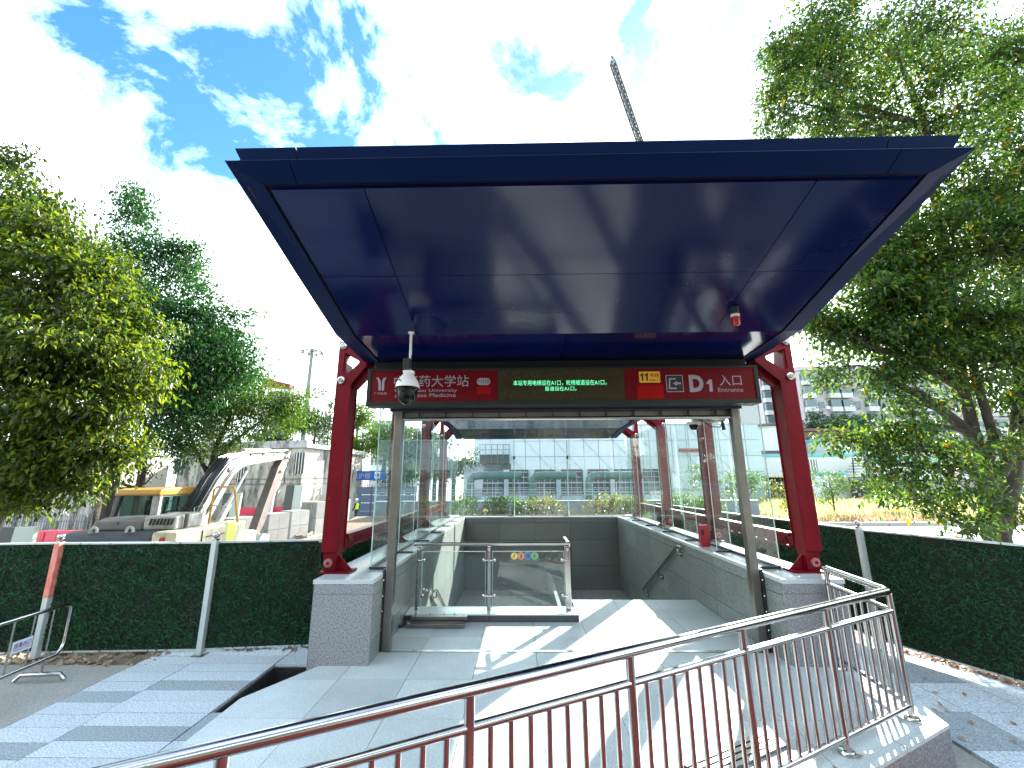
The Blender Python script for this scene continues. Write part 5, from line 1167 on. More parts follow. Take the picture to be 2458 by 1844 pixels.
# ---- people
def person(loc, label, hi_vis=True, helmet='helmet_white', H=1.75, face=0.0, stride=.22):
    t = thing('person',loc,label,'person')
    vs = [(0,0,.93),(0,.01,1.15),(0,.0,1.38),(0,-.01,1.50),(0,-.03,1.60),(0,-.03,1.70),                        # 0-5 spine, neck, head
          (-.10,0,.90),(-.11,-stride*.45,.50),(-.11,-stride*1.0,.09),(-.11,-stride*1.0-.13,.03),                  # 6-9 right leg
          (.10,0,.90),(.11,stride*.35,.50),(.11,stride*1.15,.11),(.11,stride*1.15-.12,.04),                       # 10-13
          (-.19,0,1.42),(-.25,.08,1.16),(-.25,-.04,.93),(-.25,-.06,.84),(.19,0,1.42),(.25,-.05,1.16),(.25,-.16,.95),(.25,-.18,.87)]
    es = [(0,1),(1,2),(2,3),(3,4),(4,5),(0,6),(6,7),(7,8),(8,9),(0,10),(10,11),(11,12),(12,13),(2,14),(14,15),(15,16),(16,17),(2,18),(18,19),(19,20),(20,21)]
    rs = [.145,.135,.15,.06,.085,.08,.10,.07,.05,.045,.10,.07,.05,.045,.075,.05,.04,.035,.075,.05,.04,.035]
    me = bpy.data.meshes.new('body'); me.from_pydata([Vector(v) for v in vs],es,[]); ob = bpy.data.objects.new('body',me); COL.objects.link(ob)
    md = ob.modifiers.new('skin','SKIN'); 
    for i, r_ in enumerate(rs): me.skin_vertices[0].data[i].radius = (r_, r_*(.75 if i < 3 else 1))
    me.skin_vertices[0].data[0].use_root = True
    sb = ob.modifiers.new('sub','SUBSURF'); sb.levels = 2; sb.render_levels = 2
    dg = bpy.context.evaluated_depsgraph_get(); dg.update(); m2 = bpy.data.meshes.new_from_object(ob.evaluated_get(dg)); bpy.data.objects.remove(ob)
    m2.materials.clear(); m2.materials.append(MATS['cloth_dark']); m2.materials.append(MATS['skin'])
    for p in m2.polygons:
        c_ = p.center; p.material_index = 1 if (c_.z > 1.49 or (abs(c_.x) > .2 and c_.z < .93)) else 0; p.use_smooth = True
    body = bpy.data.objects.new('body',m2); COL.objects.link(body); body.parent = t
    if hi_vis:
        prf = [(.175,1.02),(.18,1.2),(.20,1.38),(.16,1.46)]; mb = MB(); k_ = 16
        for r_,z in prf: mb.v += [(r_*1.05*math.cos(2*math.pi*j/k_),r_*.78*math.sin(2*math.pi*j/k_),z) for j in range(k_)]
        for i in range(3):
            for j in range(k_): mb.f.append((i*k_+j,i*k_+(j+1)%k_,(i+1)*k_+(j+1)%k_,(i+1)*k_+j))
        o = bpy.data.objects.new('vest',mb.mesh('vest')); COL.objects.link(o); o.parent = t; o.data.materials.append(MATS['vest']); shade(o)
    mb = MB().lathe((0,-.03,1.70),[(.145,0),(.14,.012),(.118,.015),(.115,.06),(.085,.11),(.03,.13)],18); o = bpy.data.objects.new('helmet',mb.mesh('helmet')); COL.objects.link(o); o.parent = t; o.data.materials.append(MATS[helmet]); shade(o)
    t.rotation_euler = (0,0,face); return t
wp = at(853,1257,33); person((wp.x,33,ZS+.001),'worker in white helmet and lime safety vest walking across the site',face=R(-100),stride=.26)
wp = at(1165,1236,21); person((wp.x,21,ZS+.001),'worker in yellow helmet seen through the rear glass, only the head showing',hi_vis=False,helmet='helmet_yellow',face=R(20),stride=.05)

# ================================================================ BEHIND THE ENTRANCE
# low grey-blue wall with shrubs in front
t = thing('low_wall',(2,24,ZS),'low grey-blue wall behind the rear glass','wall')
for k in range(7):
    x0 = -8+k*3.0; box(x0+.01,x0+2.99,24,24.3,ZS+.002,at(1300,1202,24).z-.05).build('wall_panel','lowwall',t); box(x0+.005,x0+2.995,23.96,24.34,at(1300,1202,24).z-.048,at(1300,1202,24).z).build('coping','tower_frame',t)
bank = MB(); bank.hexa([(-9,14.6,ZS+.003),(13,14.6,ZS+.003),(13,23.9,ZS+.003),(-9,23.9,ZS+.003),(-9,15.6,-.9),(13,15.6,-.9),(13,23.9,.05),(-9,23.9,.05)]); struct(bank.build('bank','dirt'))
rng = random.Random(21)
labs = ['small green shrub before the low wall at the far left behind the rear glass','leafy green shrub before the low wall, beside the yellow helmet','large leafy green shrub before the low wall at the left rear pane','green shrub left of the middle rear pane joint','dry yellowish shrub beside the brush pile','yellow-green shrub right of the brush pile','round yellow-green shrub near the right end of the rear glass','green shrub behind the right glass screen','green shrub beyond the second right column','low green shrub near the front right column through glass']
for k,(px,py,rw,m_) in enumerate(((1115,1215,.9,'leaf_mid'),(1185,1215,1.0,'leaf_mid'),(1215,1213,1.2,'leaf_mid'),(1258,1222,.9,'leaf_mid'),(1310,1213,1.1,'leaf_yellow'),(1450,1212,1.2,'leaf_yellow'),(1488,1212,1.2,'leaf_yellow'),(1525,1218,1.0,'leaf_mid'),(1640,1205,1.4,'leaf_mid'),(1690,1212,1.5,'leaf_mid'))):
    Y = 21.5 if k < 8 else 20; p = at(px,py,Y); zg = -.25 if k < 8 else ZR
    shrub('shrub',labs[k],(p.x,Y,zg),(rw*.75,rw*.6,max(.35,(p.z+.45-zg)/2)),900,.16,m_,k+3,'shrubs behind the entrance')
# brush pile
t = thing('brush_pile',(2.7,20.5,-.2),'heap of bare brown cut branches behind the rear glass','branches'); mb = MB(); rng = random.Random(31)
for k in range(150):
    px = rng.gauss(1375,38); p = at(px,1225,20.5); a_ = rng.uniform(-.3,1.9); l_ = rng.uniform(.5,1.7); b_ = Vector((p.x,20.5+rng.uniform(-.6,.6),-.2+rng.uniform(0,.35))); d_ = Vector((math.cos(a_)*rng.choice((-1,1)),rng.uniform(-.3,.3),abs(math.sin(a_))*.8))*l_
    m_ = b_+d_*.5+Vector((rng.uniform(-.1,.1),0,rng.uniform(-.05,.15))); mb.tube([b_,m_,b_+d_],[.022,.016,.006],4,False)
o = mb.build('branch','timber',t); o['kind']='stuff'
# cooling towers with green pipes
TY = 31.0
def tz(py): return at(1300,py,TY).z
zb_, zt_ = tz(1190), tz(1127)
G = 'cooling units behind the entrance'
edges = [(1157,1208),(1218,1270),(1281,1333),(1344,1398),(1408,1462),(1470,1530),(1540,1600)]
for k,(p0,p1) in enumerate(edges):
    xa, xb = at(p0,1150,TY).x, at(p1,1150,TY).x
    t = thing('cooling_unit',((xa+xb)/2,TY,ZS),('leftmost','second','third','fourth','fifth','sixth','rightmost')[k]+' dark louvred cooling unit counted from the left in the row behind the rear glass','cooling unit',G)
    MB().hexa([(xa,TY,zb_),(xb,TY,zb_),(xb,TY+3,zb_),(xa,TY+3,zb_),(xa+.12,TY+.25,zt_),(xb-.02,TY+.25,zt_),(xb-.02,TY+3,zt_),(xa+.12,TY+3,zt_)]).build('casing','tower_dark',t)
    for j in range(5): z = zb_+(zt_-zb_)*(j+.5)/5; box(xa+.05,xb-.04,TY-.03,TY+.1,z-.02,z+.02).build('louvre','tower_frame',t)
    for j in range(1,4): x = xa+(xb-xa)*j/4; box(x-.015,x+.015,TY-.05,TY-.03,zb_,zt_-.3).build('mullion','tower_frame',t)
    box(xa-.02,xb+.02,TY-.1,TY+3,tz(1200),zb_-.002).build('basin','tower_frame',t)
    for x in (xa+.1,xb-.1): box(x-.08,x+.08,TY,TY+.2,ZS+.002,tz(1200)-.002).build('leg','tower_frame',t)
    MB().bar((xa+.1,TY+.3,-.9),((xa+xb)/2,TY+.3,tz(1200)),.15,.15).build('brace','tower_frame',t); MB().bar((xb-.1,TY+.3,-.9),((xa+xb)/2,TY+.3,tz(1200)),.15,.15).build('brace','tower_frame',t)
    box(xb+.05,xb+.38,TY-.1,TY+2,zb_-.2,zt_).build('end_frame','tower_frame',t)
for k,(p0,p1) in enumerate(((1130,1252),(1278,1383),(1413,1540))):
    Y = TY-1.6; a_ = at(p0,1142,Y); b_ = at(p1,1142,Y); zz_ = a_.z
    t = thing('green_pipe',(a_.x,Y,ZS),('left','middle','right')[k]+' thick dark green water pipe bending down before the cooling units','pipe','green pipes behind the entrance')
    MB().tube([(b_.x,Y,zz_),(a_.x+.6,Y,zz_),(a_.x+.2,Y,zz_-.06),(a_.x+.04,Y,zz_-.22),(a_.x,Y,zz_-.6),(a_.x,Y,ZS+.003)],.27,14).build('pipe_run','pipe_green',t,smooth=True)
    for f in (.3,.6): x = a_.x+(b_.x-a_.x)*f; MB().tube([(x-.06,Y,zz_),(x+.06,Y,zz_)],.32,14).build('flange','pipe_green',t,smooth=True)
# grey handrails before the cooling units
t = thing('guard_rail',(2,27,ZS),'thin pale guard rails crossing before the cooling units','railing')
for py in (1160,1175,1181,1188): z = at(1300,py,27).z; MB().tube([(-9,27,z),(14,27,z)],.018,6).build('rail','tower_frame',t)
for k in range(16): x = -9+k*1.5; MB().tube([(x,27,ZS+.002),(x,27,at(1300,1160,27).z)],.02,6).build('post','tower_frame',t)
# white-blue tiled station building
def tiled(label, px0, px1, py_top, Y, depth, cell=1.5, braces=True, zbot=ZS+.002):
    x0, x1 = at(px0,1100,Y).x, at(px1,1100,Y).x; zt = at((px0+px1)/2,py_top,Y).z
    t = thing('panel_building',((x0+x1)/2,Y,ZS),label,'building'); box(x0+.02,x1-.02,Y+.08,Y+depth,zbot,zt-.02).build('wall_core','tile_joint',t)
    nx = max(1,round((x1-x0)/cell)); nz = max(1,round((zt-1.0)/cell)); dx = (x1-x0)/nx; dz = (zt-1.0)/nz
    pm = box(0,dx-.05,0,.07,0,dz-.05).mesh('cladding_panel'); pm.materials.append(MATS['tile_wall'])
    for i in range(nx):
        for j in range(nz):
            o = bpy.data.objects.new('cladding_panel',pm); COL.objects.link(o); o.parent = t; o.location = Vector((x0+i*dx+.025,Y,1.0+j*dz+.025))-OFF[t]
    if braces:
        for i in range(0,nx-1,2):
            for j in range(0,nz-1,2): MB().bar((x0+i*dx,Y-.05,1.0+(j+2)*dz),(x0+min(nx,i+2)*dx,Y-.05,1.0+j*dz),.02,.03,up=(0,1,0)).build('scaffold_brace','tile_joint',t)
    box(x0-.05,x1+.05,Y-.08,Y+depth+.05,zt-.015,zt+.12).build('roof_edge','tower_frame',t)
    return t
tiled('pale blue tiled lower building wing behind the cooling units at left',1113,1235,1118,46,10)
tb = tiled('large pale blue-white panel clad building behind the cooling units',1226,1830,1020,44,14)
tiled('pale blue panelled taller wing further back at left behind the rear glass',1138,1290,1020,60,10,2.0)
t = thing('scaffold_bay',(-3,45,3),'grey scaffolded open bay at the corner of the panel building','scaffold')
s0, s1 = at(1152,1092,43.5), at(1222,1113,43.5); box(s0.x,s1.x,43.5,45.9,s1.z,s0.z).build('deck_bay','tower_dark',t)
for k in range(6): x = s0.x+(s1.x-s0.x)*k/5; MB().tube([(x,43.4,s1.z-.3),(x,43.4,s0.z+1.1)],.035,5).build('pole','pole_grey',t)
for z in (s0.z+.5,s0.z+1.0,s0.z): MB().tube([(s0.x,43.4,z),(s1.x,43.4,z)],.03,5).build('ledger','pole_grey',t)
# red lettered strip on it
p0, p1 = at(1630,1077,43.7), at(1705,1083,43.7); t = thing('red_strip_sign',(p0.x,43.7,p1.z),'narrow red banner strip on the pale building at right behind glass','banner'); box(p0.x,p1.x,43.7,43.78,p1.z,p0.z).build('cloth','sign_red2',t)
fit_text('安全生产责任重于泰山',at(1632,1078,43.68),at(1703,1082,43.68),'sign_white',t,'lettering',.0,thick=.01)

# far flats behind the left glass
for k,(px0,px1,py,Y) in enumerate(((960,1008,1028,120),(1015,1040,1035,140),(895,945,1010,110))):
    a_, b_ = at(px0,py,Y), at(px1,py,Y); t = thing('apartment_block',((a_.x+b_.x)/2,Y,ZS),('pale far apartment block seen through the left glass','slim bluish far tower seen between left columns','far apartment block behind the trees left of the glass')[k],'building','far flats on the left')
    box(a_.x,b_.x,Y,Y+12,ZS+.002,a_.z).build('wall','apartment_white' if k!=1 else 'tile_wall',t)
    nz = int((a_.z-4)/3); wm = box(0,(b_.x-a_.x)/5*.55,0,.2,0,1.5).mesh('window'); wm.materials.append(MATS['apt_glass'])
    for i in range(5):
        for j in range(nz):
            o = bpy.data.objects.new('window',wm); COL.objects.link(o); o.parent = t; o.location = Vector((a_.x+(b_.x-a_.x)*(i+.22)/5,Y-.1,a_.z-2.6-j*3))-OFF[t]

# ================================================================ LEFT FAR: overpass, mast, house
t = thing('overpass',(-40,62,ZS),'pale concrete overpass with tall noise barrier posts behind the left trees','bridge')
o0, o1 = at(480,905,52), at(800,1022,95)
def ov(k): return o0.lerp(o1,k)
q0, q1 = ov(-.4), ov(1.0)
def ovp(k,dz,dy=0): p = ov(k); return Vector((p.x,p.y+dy,p.z+dz))
for k in range(8):
    a_, b_ = -.4+k*.2, -.4+(k+1)*.2-.004
    MB().hexa([ovp(a_,-3.4),ovp(b_,-3.4),ovp(b_,-3.4,9),ovp(a_,-3.4,9),ovp(a_,-1.4,-.4),ovp(b_,-1.4,-.4),ovp(b_,-1.4,9),ovp(a_,-1.4,9)]).build('deck','overpass',t)
    MB().hexa([ovp(a_,-1.39,-.3),ovp(b_,-1.39,-.3),ovp(b_,-1.39,-.1),ovp(a_,-1.39,-.1),ovp(a_,.1,-.3),ovp(b_,.1,-.3),ovp(b_,.1,-.1),ovp(a_,.1,-.1)]).build('barrier_panel','overpass',t)
for k in range(26): p = ovp(-.2+k*.048,-1.3,-.35); MB().bar(p,p+Vector((.12,0,3.6)),.30,.30,up=(0,1,0)).build('post','pole_grey',t)
for k in (0,.4,.8): p = ov(k); box(p.x-.8,p.x+.8,p.y+3,p.y+5,ZS+.002,p.z-3.41).build('pier','overpass',t)
t = thing('red_roof_house',(-34,100,ZS),'small white house with a red pitched roof above the overpass','house')
a_, b_ = at(635,932,110), at(694,932,110); box(a_.x+1,b_.x,110,118,ZS+.002,a_.z-.8).build('wall','apartment_white',t)
zr0 = at(660,925,110).z; MB().prism([(a_.x-.6,109.5,zr0-.3),(b_.x+.4,109.5,zr0-1.0),(b_.x+.4,109.5,zr0+.2),(a_.x-.6,109.5,at(632,908,110).z)],(0,2.5,0)).build('roof','roof_red',t)
for k in range(2): x = b_.x-2.2+k*1.2; box(x,x+.8,109.9,110.1,a_.z-2.4,a_.z-1.2).build('window','dark_open',t)
m_ = at(727,1060,58); mt = at(748,843,58)
t = thing('mast_light',(m_.x,58,ZS),'tall grey high mast street light with a ring of lamps','street lamp')
MB().tube([(m_.x,58,ZS+.002),(m_.x,58,mt.z)],[.45,.24],12).build('mast','pole_grey',t,smooth=True)
MB().tube([(m_.x-1.2,58,mt.z-.1),(m_.x+1.2,58,mt.z-.1)],.07,6).build('ring_arm','pole_grey',t); MB().tube([(m_.x,57,mt.z-.1),(m_.x,59,mt.z-.1)],.07,6).build('ring_arm','pole_grey',t)
for k in range(8): c_ = Vector((m_.x+1.35*math.cos(k*.785),58+1.35*math.sin(k*.785),mt.z-.15)); MB().obox(c_,(.55,.35,.2),rz=k*.785,ry=.5).build('lamp_head','pole_grey',t)
MB().lathe((m_.x,58,mt.z-.05),[(.35,0),(.35,.3),(.1,.45)],10).build('head','pole_grey',t)
p_ = at(793,985,50); t = thing('traffic_pole',(p_.x,50,ZS),'slim pole with arm camera and small warning signs left of the red column','pole')
MB().tube([(p_.x,50,ZS+.002),(p_.x,50,at(793,962,50).z)],.08,8).build('pole','pole_grey',t); z = at(793,964,50).z; MB().tube([(p_.x,50,z),(p_.x-1.3,50,z+.05)],.05,6).build('arm','pole_grey',t); box(p_.x-1.6,p_.x-1.1,49.8,50.2,z-.12,z+.12).build('camera','white_plastic',t)
MB().prism([(p_.x-.3,49.85,z-1.5),(p_.x+.3,49.85,z-1.5),(p_.x,49.85,z-.95)],(0,.03,0)).build('warning_sign','icon_orange',t); box(p_.x-.25,p_.x+.25,49.84,49.88,z-2.4,z-1.7).build('blue_sign','banner_blue',t); MB().lathe((p_.x,49.86,z-.55),[(.28,0),(.28,.03)],14,(0,-1,0)).build('round_sign','pole_grey',t)

# ================================================================ RIGHT FAR
def flats(label, pts_px, Y, py_top, floors, bays, group, zc='apartment', depthv=14, slant=0.0):
    px0, px1 = pts_px; a_, b_ = at(px0,py_top,Y), at(px1,py_top,Y); t = thing('apartment_block',((a_.x+b_.x)/2,Y,ZS),label,'building',group)
    box(a_.x,b_.x,Y,Y+depthv,ZS+.002,a_.z).build('wall',zc,t); box(a_.x-.3,b_.x+.3,Y-.3,Y+depthv,a_.z+.002,a_.z+.9).build('parapet',zc,t)
    bw = (b_.x-a_.x)/bays; rng_ = random.Random(int(px0)); 
    wm = box(0,bw*.5,0,.15,0,1.5).mesh('window'); wm.materials.append(MATS['apt_glass']); bm_ = box(0,bw*.86,0,1.1,0,1.05).mesh('balcony'); bm_.materials.append(MATS['apartment_white']); fm = box(0,bw*.54,0,.1,0,.1).mesh('sill'); fm.materials.append(MATS['apartment_white']); am = box(0,.9,0,.4,0,.65).mesh('air_conditioner'); am.materials.append(MATS['white_plastic'])
    gm_ = box(0,bw*.82,0,.9,0,1.5).mesh('balcony_glazing'); gm_.materials.append(MATS['apt_glass'])
    for j in range(floors):
        z = a_.z-2.6-j*3.0
        for i in range(bays):
            x = a_.x+i*bw
            def put(me,loc):
                o = bpy.data.objects.new(me.name.split('.')[0],me); COL.objects.link(o); o.parent = t; o.location = Vector(loc)-OFF[t]
            if i % 3 == 1: put(wm,(x+bw*.25,Y-.1,z)); put(fm,(x+bw*.23,Y-.25,z-.12))
            else:
                put(bm_,(x+bw*.07,Y-1.1,z-.8)); put(gm_,(x+bw*.09,Y-.95,z+.3))
            if rng_.random() < .5: put(am,(x+bw*.8,Y-.4,z-.2))
    return t
flats('tall grey-pink apartment block with balconies behind the right red column',(1915,2115),92,890,9,7,'flats on the right')
flats('narrow pale apartment wing at the left of the right red column',(1822,1888),100,905,8,3,'flats on the right')
flats('distant pale apartment block behind the right tree crown',(2125,2330),110,905,10,7,'flats on the right')
flats('distant pale flats at the right picture edge behind the trunk',(2300,2600),95,1000,7,8,'flats on the right')
t = thing('brown_house',(44,75,ZS),'dark brown two storey house below the apartment block','house')
a_, b_ = at(1930,1045,72), at(2030,1045,72); box(a_.x,b_.x,72,80,ZS+.002,at(1980,1035,72).z).build('wall','shed_brown',t)
for k in range(5): x = a_.x+(b_.x-a_.x)*(k+.3)/5; box(x,x+.9,71.9,72.1,at(1980,1075,72).z,at(1980,1050,72).z).build('window','dark_open',t)
box(a_.x-.4,b_.x+.4,71.5,80.3,at(1980,1035,72).z+.002,at(1980,1035,72).z+.4).build('roof','shed_brown',t)
t = thing('white_shed',(36,58,ZS),'white shed wall with a brown slanted roof edge left of the right red column','shed')
a_, b_ = at(1800,1025,58), at(1925,1025,58); box(a_.x,b_.x,58,66,at(1850,1082,58).z,at(1850,1022,58).z).build('wall','shed_white',t); box(a_.x,b_.x,58.05,66,at(1850,1093,58).z,at(1850,1082,58).z-.003).build('brown_band','shed_brown',t); box(a_.x,b_.x,58.6,66,ZS+.002,at(1850,1093,58).z-.003).build('dark_opening','dark_open',t); MB().hexa([(a_.x-.5,57.4,at(1800,1026,58).z),(b_.x,57.4,at(1925,1015,58).z),(b_.x,66,at(1925,1015,58).z),(a_.x-.5,66,at(1800,1026,58).z),(a_.x-.5,57.4,at(1800,1022,58).z),(b_.x,57.4,at(1925,1010,58).z),(b_.x,66,at(1925,1010,58).z),(a_.x-.5,66,at(1800,1022,58).z)]).build('roof','shed_brown',t)
def cabin(label, px0, px1, pt, pb, Y, wins):
    a_, b_ = at(px0,pt,Y), at(px1,pb,Y); zt = a_.z; zb2 = max(b_.z,ZR)
    t = thing('site_cabin',((a_.x+b_.x)/2,Y,zb2),label,'cabin','white site cabins on the right'); h_ = zt-zb2
    box(a_.x,b_.x,Y,Y+6,zb2+.002,zt-.34).build('wall','shed_white',t); box(a_.x-.1,b_.x+.1,Y-.1,Y+6,zt-.338,zt).build('cyan_fascia','cabin_cyan',t)
    for px,py in wins:
        p = at(px,py,Y); wn = box(p.x-.55,p.x+.55,Y-.06,Y+.02,p.z-.7,p.z+.7).build('window','win_glass',t)
        for s in (-.3,0,.3): box(p.x+s-.03,p.x+s+.03,Y-.12,Y-.07,p.z-.7,p.z+.7).build('window_bar','railing_white',wn)
    return t
cabin('white site cabin with cyan fascia and barred windows on the upper level',1985,2200,1050,1095,54,((2003,1075),(2047,1072),(2120,1075)))
cabin('long white site cabin with cyan eaves below the upper cabin',1815,2080,1090,1145,50,((1893,1118),(1950,1118)))
cabin('white site cabin right of the steel stair',2090,2330,1100,1150,50,((2200,1125),(2260,1125)))
t = thing('steel_stair',(45,49,ZR),'dark blue steel stair between the white site cabins','stair')
for k in range(7): p = at(2035+k*5,1148-k*7,48.5); box(p.x-.5,p.x+.5,48,48.9,p.z,p.z+.08).build('tread','pole_grey',t)
for px in (2040,2070): p = at(px,1100,48.4); q = at(px+4,1152,48.4); MB().bar((p.x,48,p.z),(q.x,48,q.z),.09,.09,up=(0,1,0)).build('stringer','net_navy',t)
# lower hoarding panels with writing
t = thing('printed_hoarding',(35,46,ZR),'pale printed site hoarding with blue sky picture and white characters','hoarding')
a_, b_ = at(1935,1150,46), at(2035,1150,46)
hb = box(a_.x,b_.x,46,46.1,ZR+.01,at(1980,1140,46).z).build('panel','tile_wall',t); box(a_.x+(b_.x-a_.x)*.48,b_.x,45.94,45.99,ZR+.012,at(1980,1143,46).z).build('grey_panel','board_grey',t)
fit_text('LACRIM',at(2001,1176,45.93),at(2026,1187,45.93),'sign_white',t,'lettering',.01,thick=.01)
box(a_.x,b_.x,45.9,46.15,at(1980,1140,46).z+.002,at(1980,1134,46).z).build('top_trim','cabin_cyan',t)
t = thing('black_gate',(41,45,ZR),'black site gate panel with two small white characters','gate')
a_, b_ = at(2040,1150,45), at(2105,1150,45)
gb = box(a_.x,b_.x,45,45.12,ZR+.01,at(2070,1152,45).z).build('leaf','net_black',t); fit_text('园',at(2060,1184,44.97),at(2067,1191,44.97),'sign_white',gb,'lettering',.01,thick=.01); fit_text('中',at(2060,1193,44.97),at(2067,1200,44.97),'sign_white',gb,'lettering',.01,thick=.01)
box(a_.x-.1,b_.x+.1,44.95,45.17,at(2070,1152,45).z+.002,at(2070,1147,45).z).build('top_bar','pole_grey',t)
t = thing('navy_screen',(30,46,ZR),'dark navy site screen behind the small right saplings','screen')
a_, b_ = at(1840,1180,47), at(1932,1180,47); box(a_.x,b_.x,47,47.1,ZR+.01,at(1880,1155,47).z).build('mesh_panel','net_navy',t); [box(a_.x+k*(b_.x-a_.x)/4-.05,a_.x+k*(b_.x-a_.x)/4+.05,46.9,46.99,ZR+.01,at(1880,1153,47).z).build('post','pole_grey',t) for k in range(5)]
# crane jib
c0, c1 = at(1470,150,80), at(1545,368,80); ct = at(1468,133,80)
t = thing('tower_crane',((c0.x+c1.x)/2,80,ZS),'lattice crane jib rising above the canopy into the sky','crane')
d_ = (c0-c1).normalized(); sd = d_.cross(Vector((0,1,0))).normalized(); yv = Vector((0,1,0)); w_ = .45
low = c1 - d_*60
for i,(s1,s2) in enumerate(((-1,-1),(1,-1),(-1,1),(1,1))): 
    MB().bar(low+sd*w_*s1+yv*w_*s2,c0+sd*w_*s1+yv*w_*s2,.27,.27,up=(0,1,0)).build('chord','crane_steel',t); MB().bar(c0+sd*w_*s1+yv*w_*s2,ct,.15,.15,up=(0,1,0)).build('tip_bar','crane_steel',t)
L_ = (c0-low).length; n_ = int(L_/1.3); lat = MB()
for k in range(n_):
    p = low+d_*(k*L_/n_); q = low+d_*((k+1)*L_/n_); s = 1 if k%2 else -1
    lat.bar(p+sd*w_*s-yv*w_,q-sd*w_*s-yv*w_,.15,.15,up=(0,1,0)); lat.bar(p+sd*w_*s+yv*w_,q-sd*w_*s+yv*w_,.15,.15,up=(0,1,0)); lat.bar(p+sd*w_-yv*w_*s,q+sd*w_+yv*w_*s,.15,.15); lat.bar(p-sd*w_-yv*w_*s,q-sd*w_+yv*w_*s,.15,.15); lat.bar(q-sd*w_-yv*w_,q+sd*w_-yv*w_,.09,.09,up=(0,1,0))
o = lat.build('lattice','crane_steel',t); o['kind']='stuff'
base = Vector((low.x,low.y,ZS)); 
MB().bar(base,Vector((low.x,low.y,low.z+1)),1.6,1.6,up=(0,1,0)).build('tower','crane_steel',t)

# ================================================================ TREES
def A(px,py,Y): p = at(px,py,Y); return (p.x,p.y,p.z)
# left near tree, sunlit yellow-green
cl = []
for px,py,Y,r_,n_ in ((-60,560,9,1.4,80),(15,480,9,.95,80),(80,560,8.8,1.0,90),(150,590,8.8,.95,80),(170,720,8.4,1.2,120),(60,720,8.3,1.3,130),(230,690,9,.9,80),(280,780,8.8,1.0,90),(180,850,8.3,1.2,120),(60,880,8.2,1.3,130),(-80,760,8.6,1.5,110),(290,890,8.7,.9,70),(200,980,8.4,1.0,85),(80,1020,8.3,1.0,80),(-60,980,8.4,1.2,90),(15,395,9.2,.55,40),(340,840,9,.55,34),(130,1110,8.3,.7,40),(210,1110,8.5,.6,34),(330,960,8.8,.6,34),(50,1130,8.2,.6,34),(20,1080,8.4,.8,50),(40,1180,8.4,.5,20),(150,1170,8.6,.45,16),(275,1130,8.8,.4,14),(95,1205,8.5,.35,12),(330,1060,9,.4,14),(0,1210,8.6,.5,16),(250,1050,8.6,.6,36),(130,960,8.4,1.0,70),(90,640,8.6,1.0,90),(110,480,9,.5,36),(270,640,9,.4,26)):
    cl.append((A(px,py,Y),(r_,r_,r_*.85),n_))
b0 = (A(-110,1330,9.5)[0],9.5,ZS)
tree('broadleaf_tree','large tree with sunlit yellow-green leaves at the left picture edge',b0,[(b0,.36),(A(-40,1250,9.4),.31),(A(20,1160,9.3),.27),(A(85,1065,9.2),.23),(A(120,960,9.1),.19),((-10.4,8.9,5.0),.15),((-10.9,8.9,6.5),.10),((-11.2,9.0,8.3),.05)],cl,.155,'leaf_bright','bark_dark',11,spray=21,spread=.20,hang=.7)
# dark green tree behind
cl = []
for px,py,Y,r_,n_ in ((300,510,14.5,.85,70),(310,590,14.5,1.0,90),(330,690,14.5,1.5,160),(420,640,14.8,1.3,140),(440,610,14.8,.8,60),(400,760,14,1.7,210),(500,740,14.6,1.2,130),(490,830,14.2,1.5,180),(545,815,14.6,.9,80),(400,890,14,1.7,190),(300,850,14.5,1.7,170),(510,895,14.2,1.2,120),(550,880,14.4,.7,60),(250,960,14.5,1.5,130),(380,980,14,1.3,120),(525,860,14.6,1.0,90),(302,470,14.6,.5,36),(240,740,14.6,1.6,140),(200,860,14.6,1.6,130),(460,940,14.2,1.1,100)):
    cl.append((A(px,py,Y),(r_,r_,r_*.75),n_))
b0 = A(262,1250,14.2); b0 = (b0[0],14.2,ZS)
tree('broadleaf_tree','dense dark green tree behind the sunlit left tree',b0,[(b0,.26),(A(266,1200,14.2),.20),(A(275,1110,14.2),.17),(A(290,1020,14.2),.14),(A(320,900,14.3),.11),(A(340,760,14.4),.08),(A(310,600,14.5),.04)],cl,.165,'leaf_dark','bark_dark',13,fill=1.3,spray=18,spread=.26,trunks=[[(A(262,1210,14.2),.12),(A(225,1130,14),.08),(A(190,1060,14),.05)],[(A(272,1120,14.2),.10),(A(340,1060,14),.08),(A(380,980,14),.05)]])
# light feathery tree
cl = []
for px,py,Y,r_,n_ in ((560,930,17,1.4,150),(620,960,17,1.4,150),(500,960,17,1.3,140),(470,1010,16.8,1.3,130),(560,1010,16.8,1.4,150),(640,1010,17,1.2,110),(690,990,17.4,.9,70),(420,1060,16.5,1.1,90),(520,1070,16.6,1.2,110),(600,900,17.2,.8,60),(700,960,17.4,.6,40),(430,950,17,1.1,90),(460,900,17,1.0,80)):
    cl.append((A(px,py,Y),(r_,r_*.9,r_*.7),n_))
b0 = A(505,1150,16.8); b0 = (b0[0],16.8,ZS)
tree('feathery_tree','light green feathery tree rising behind the excavator cab',b0,[(b0,.20),(A(505,1190,16.8),.16),(A(508,1120,16.8),.13),(A(525,1060,16.8),.09),(A(560,980,17),.05)],cl,.135,'leaf_mid','bark_dark',17,fill=1.3,spray=16,spread=.28,trunks=[[(A(506,1150,16.8),.11),(A(470,1080,16.7),.07),(A(440,1000,16.8),.04)],[(A(508,1120,16.8),.10),(A(560,1060,16.8),.06),(A(640,1000,17),.03)]])
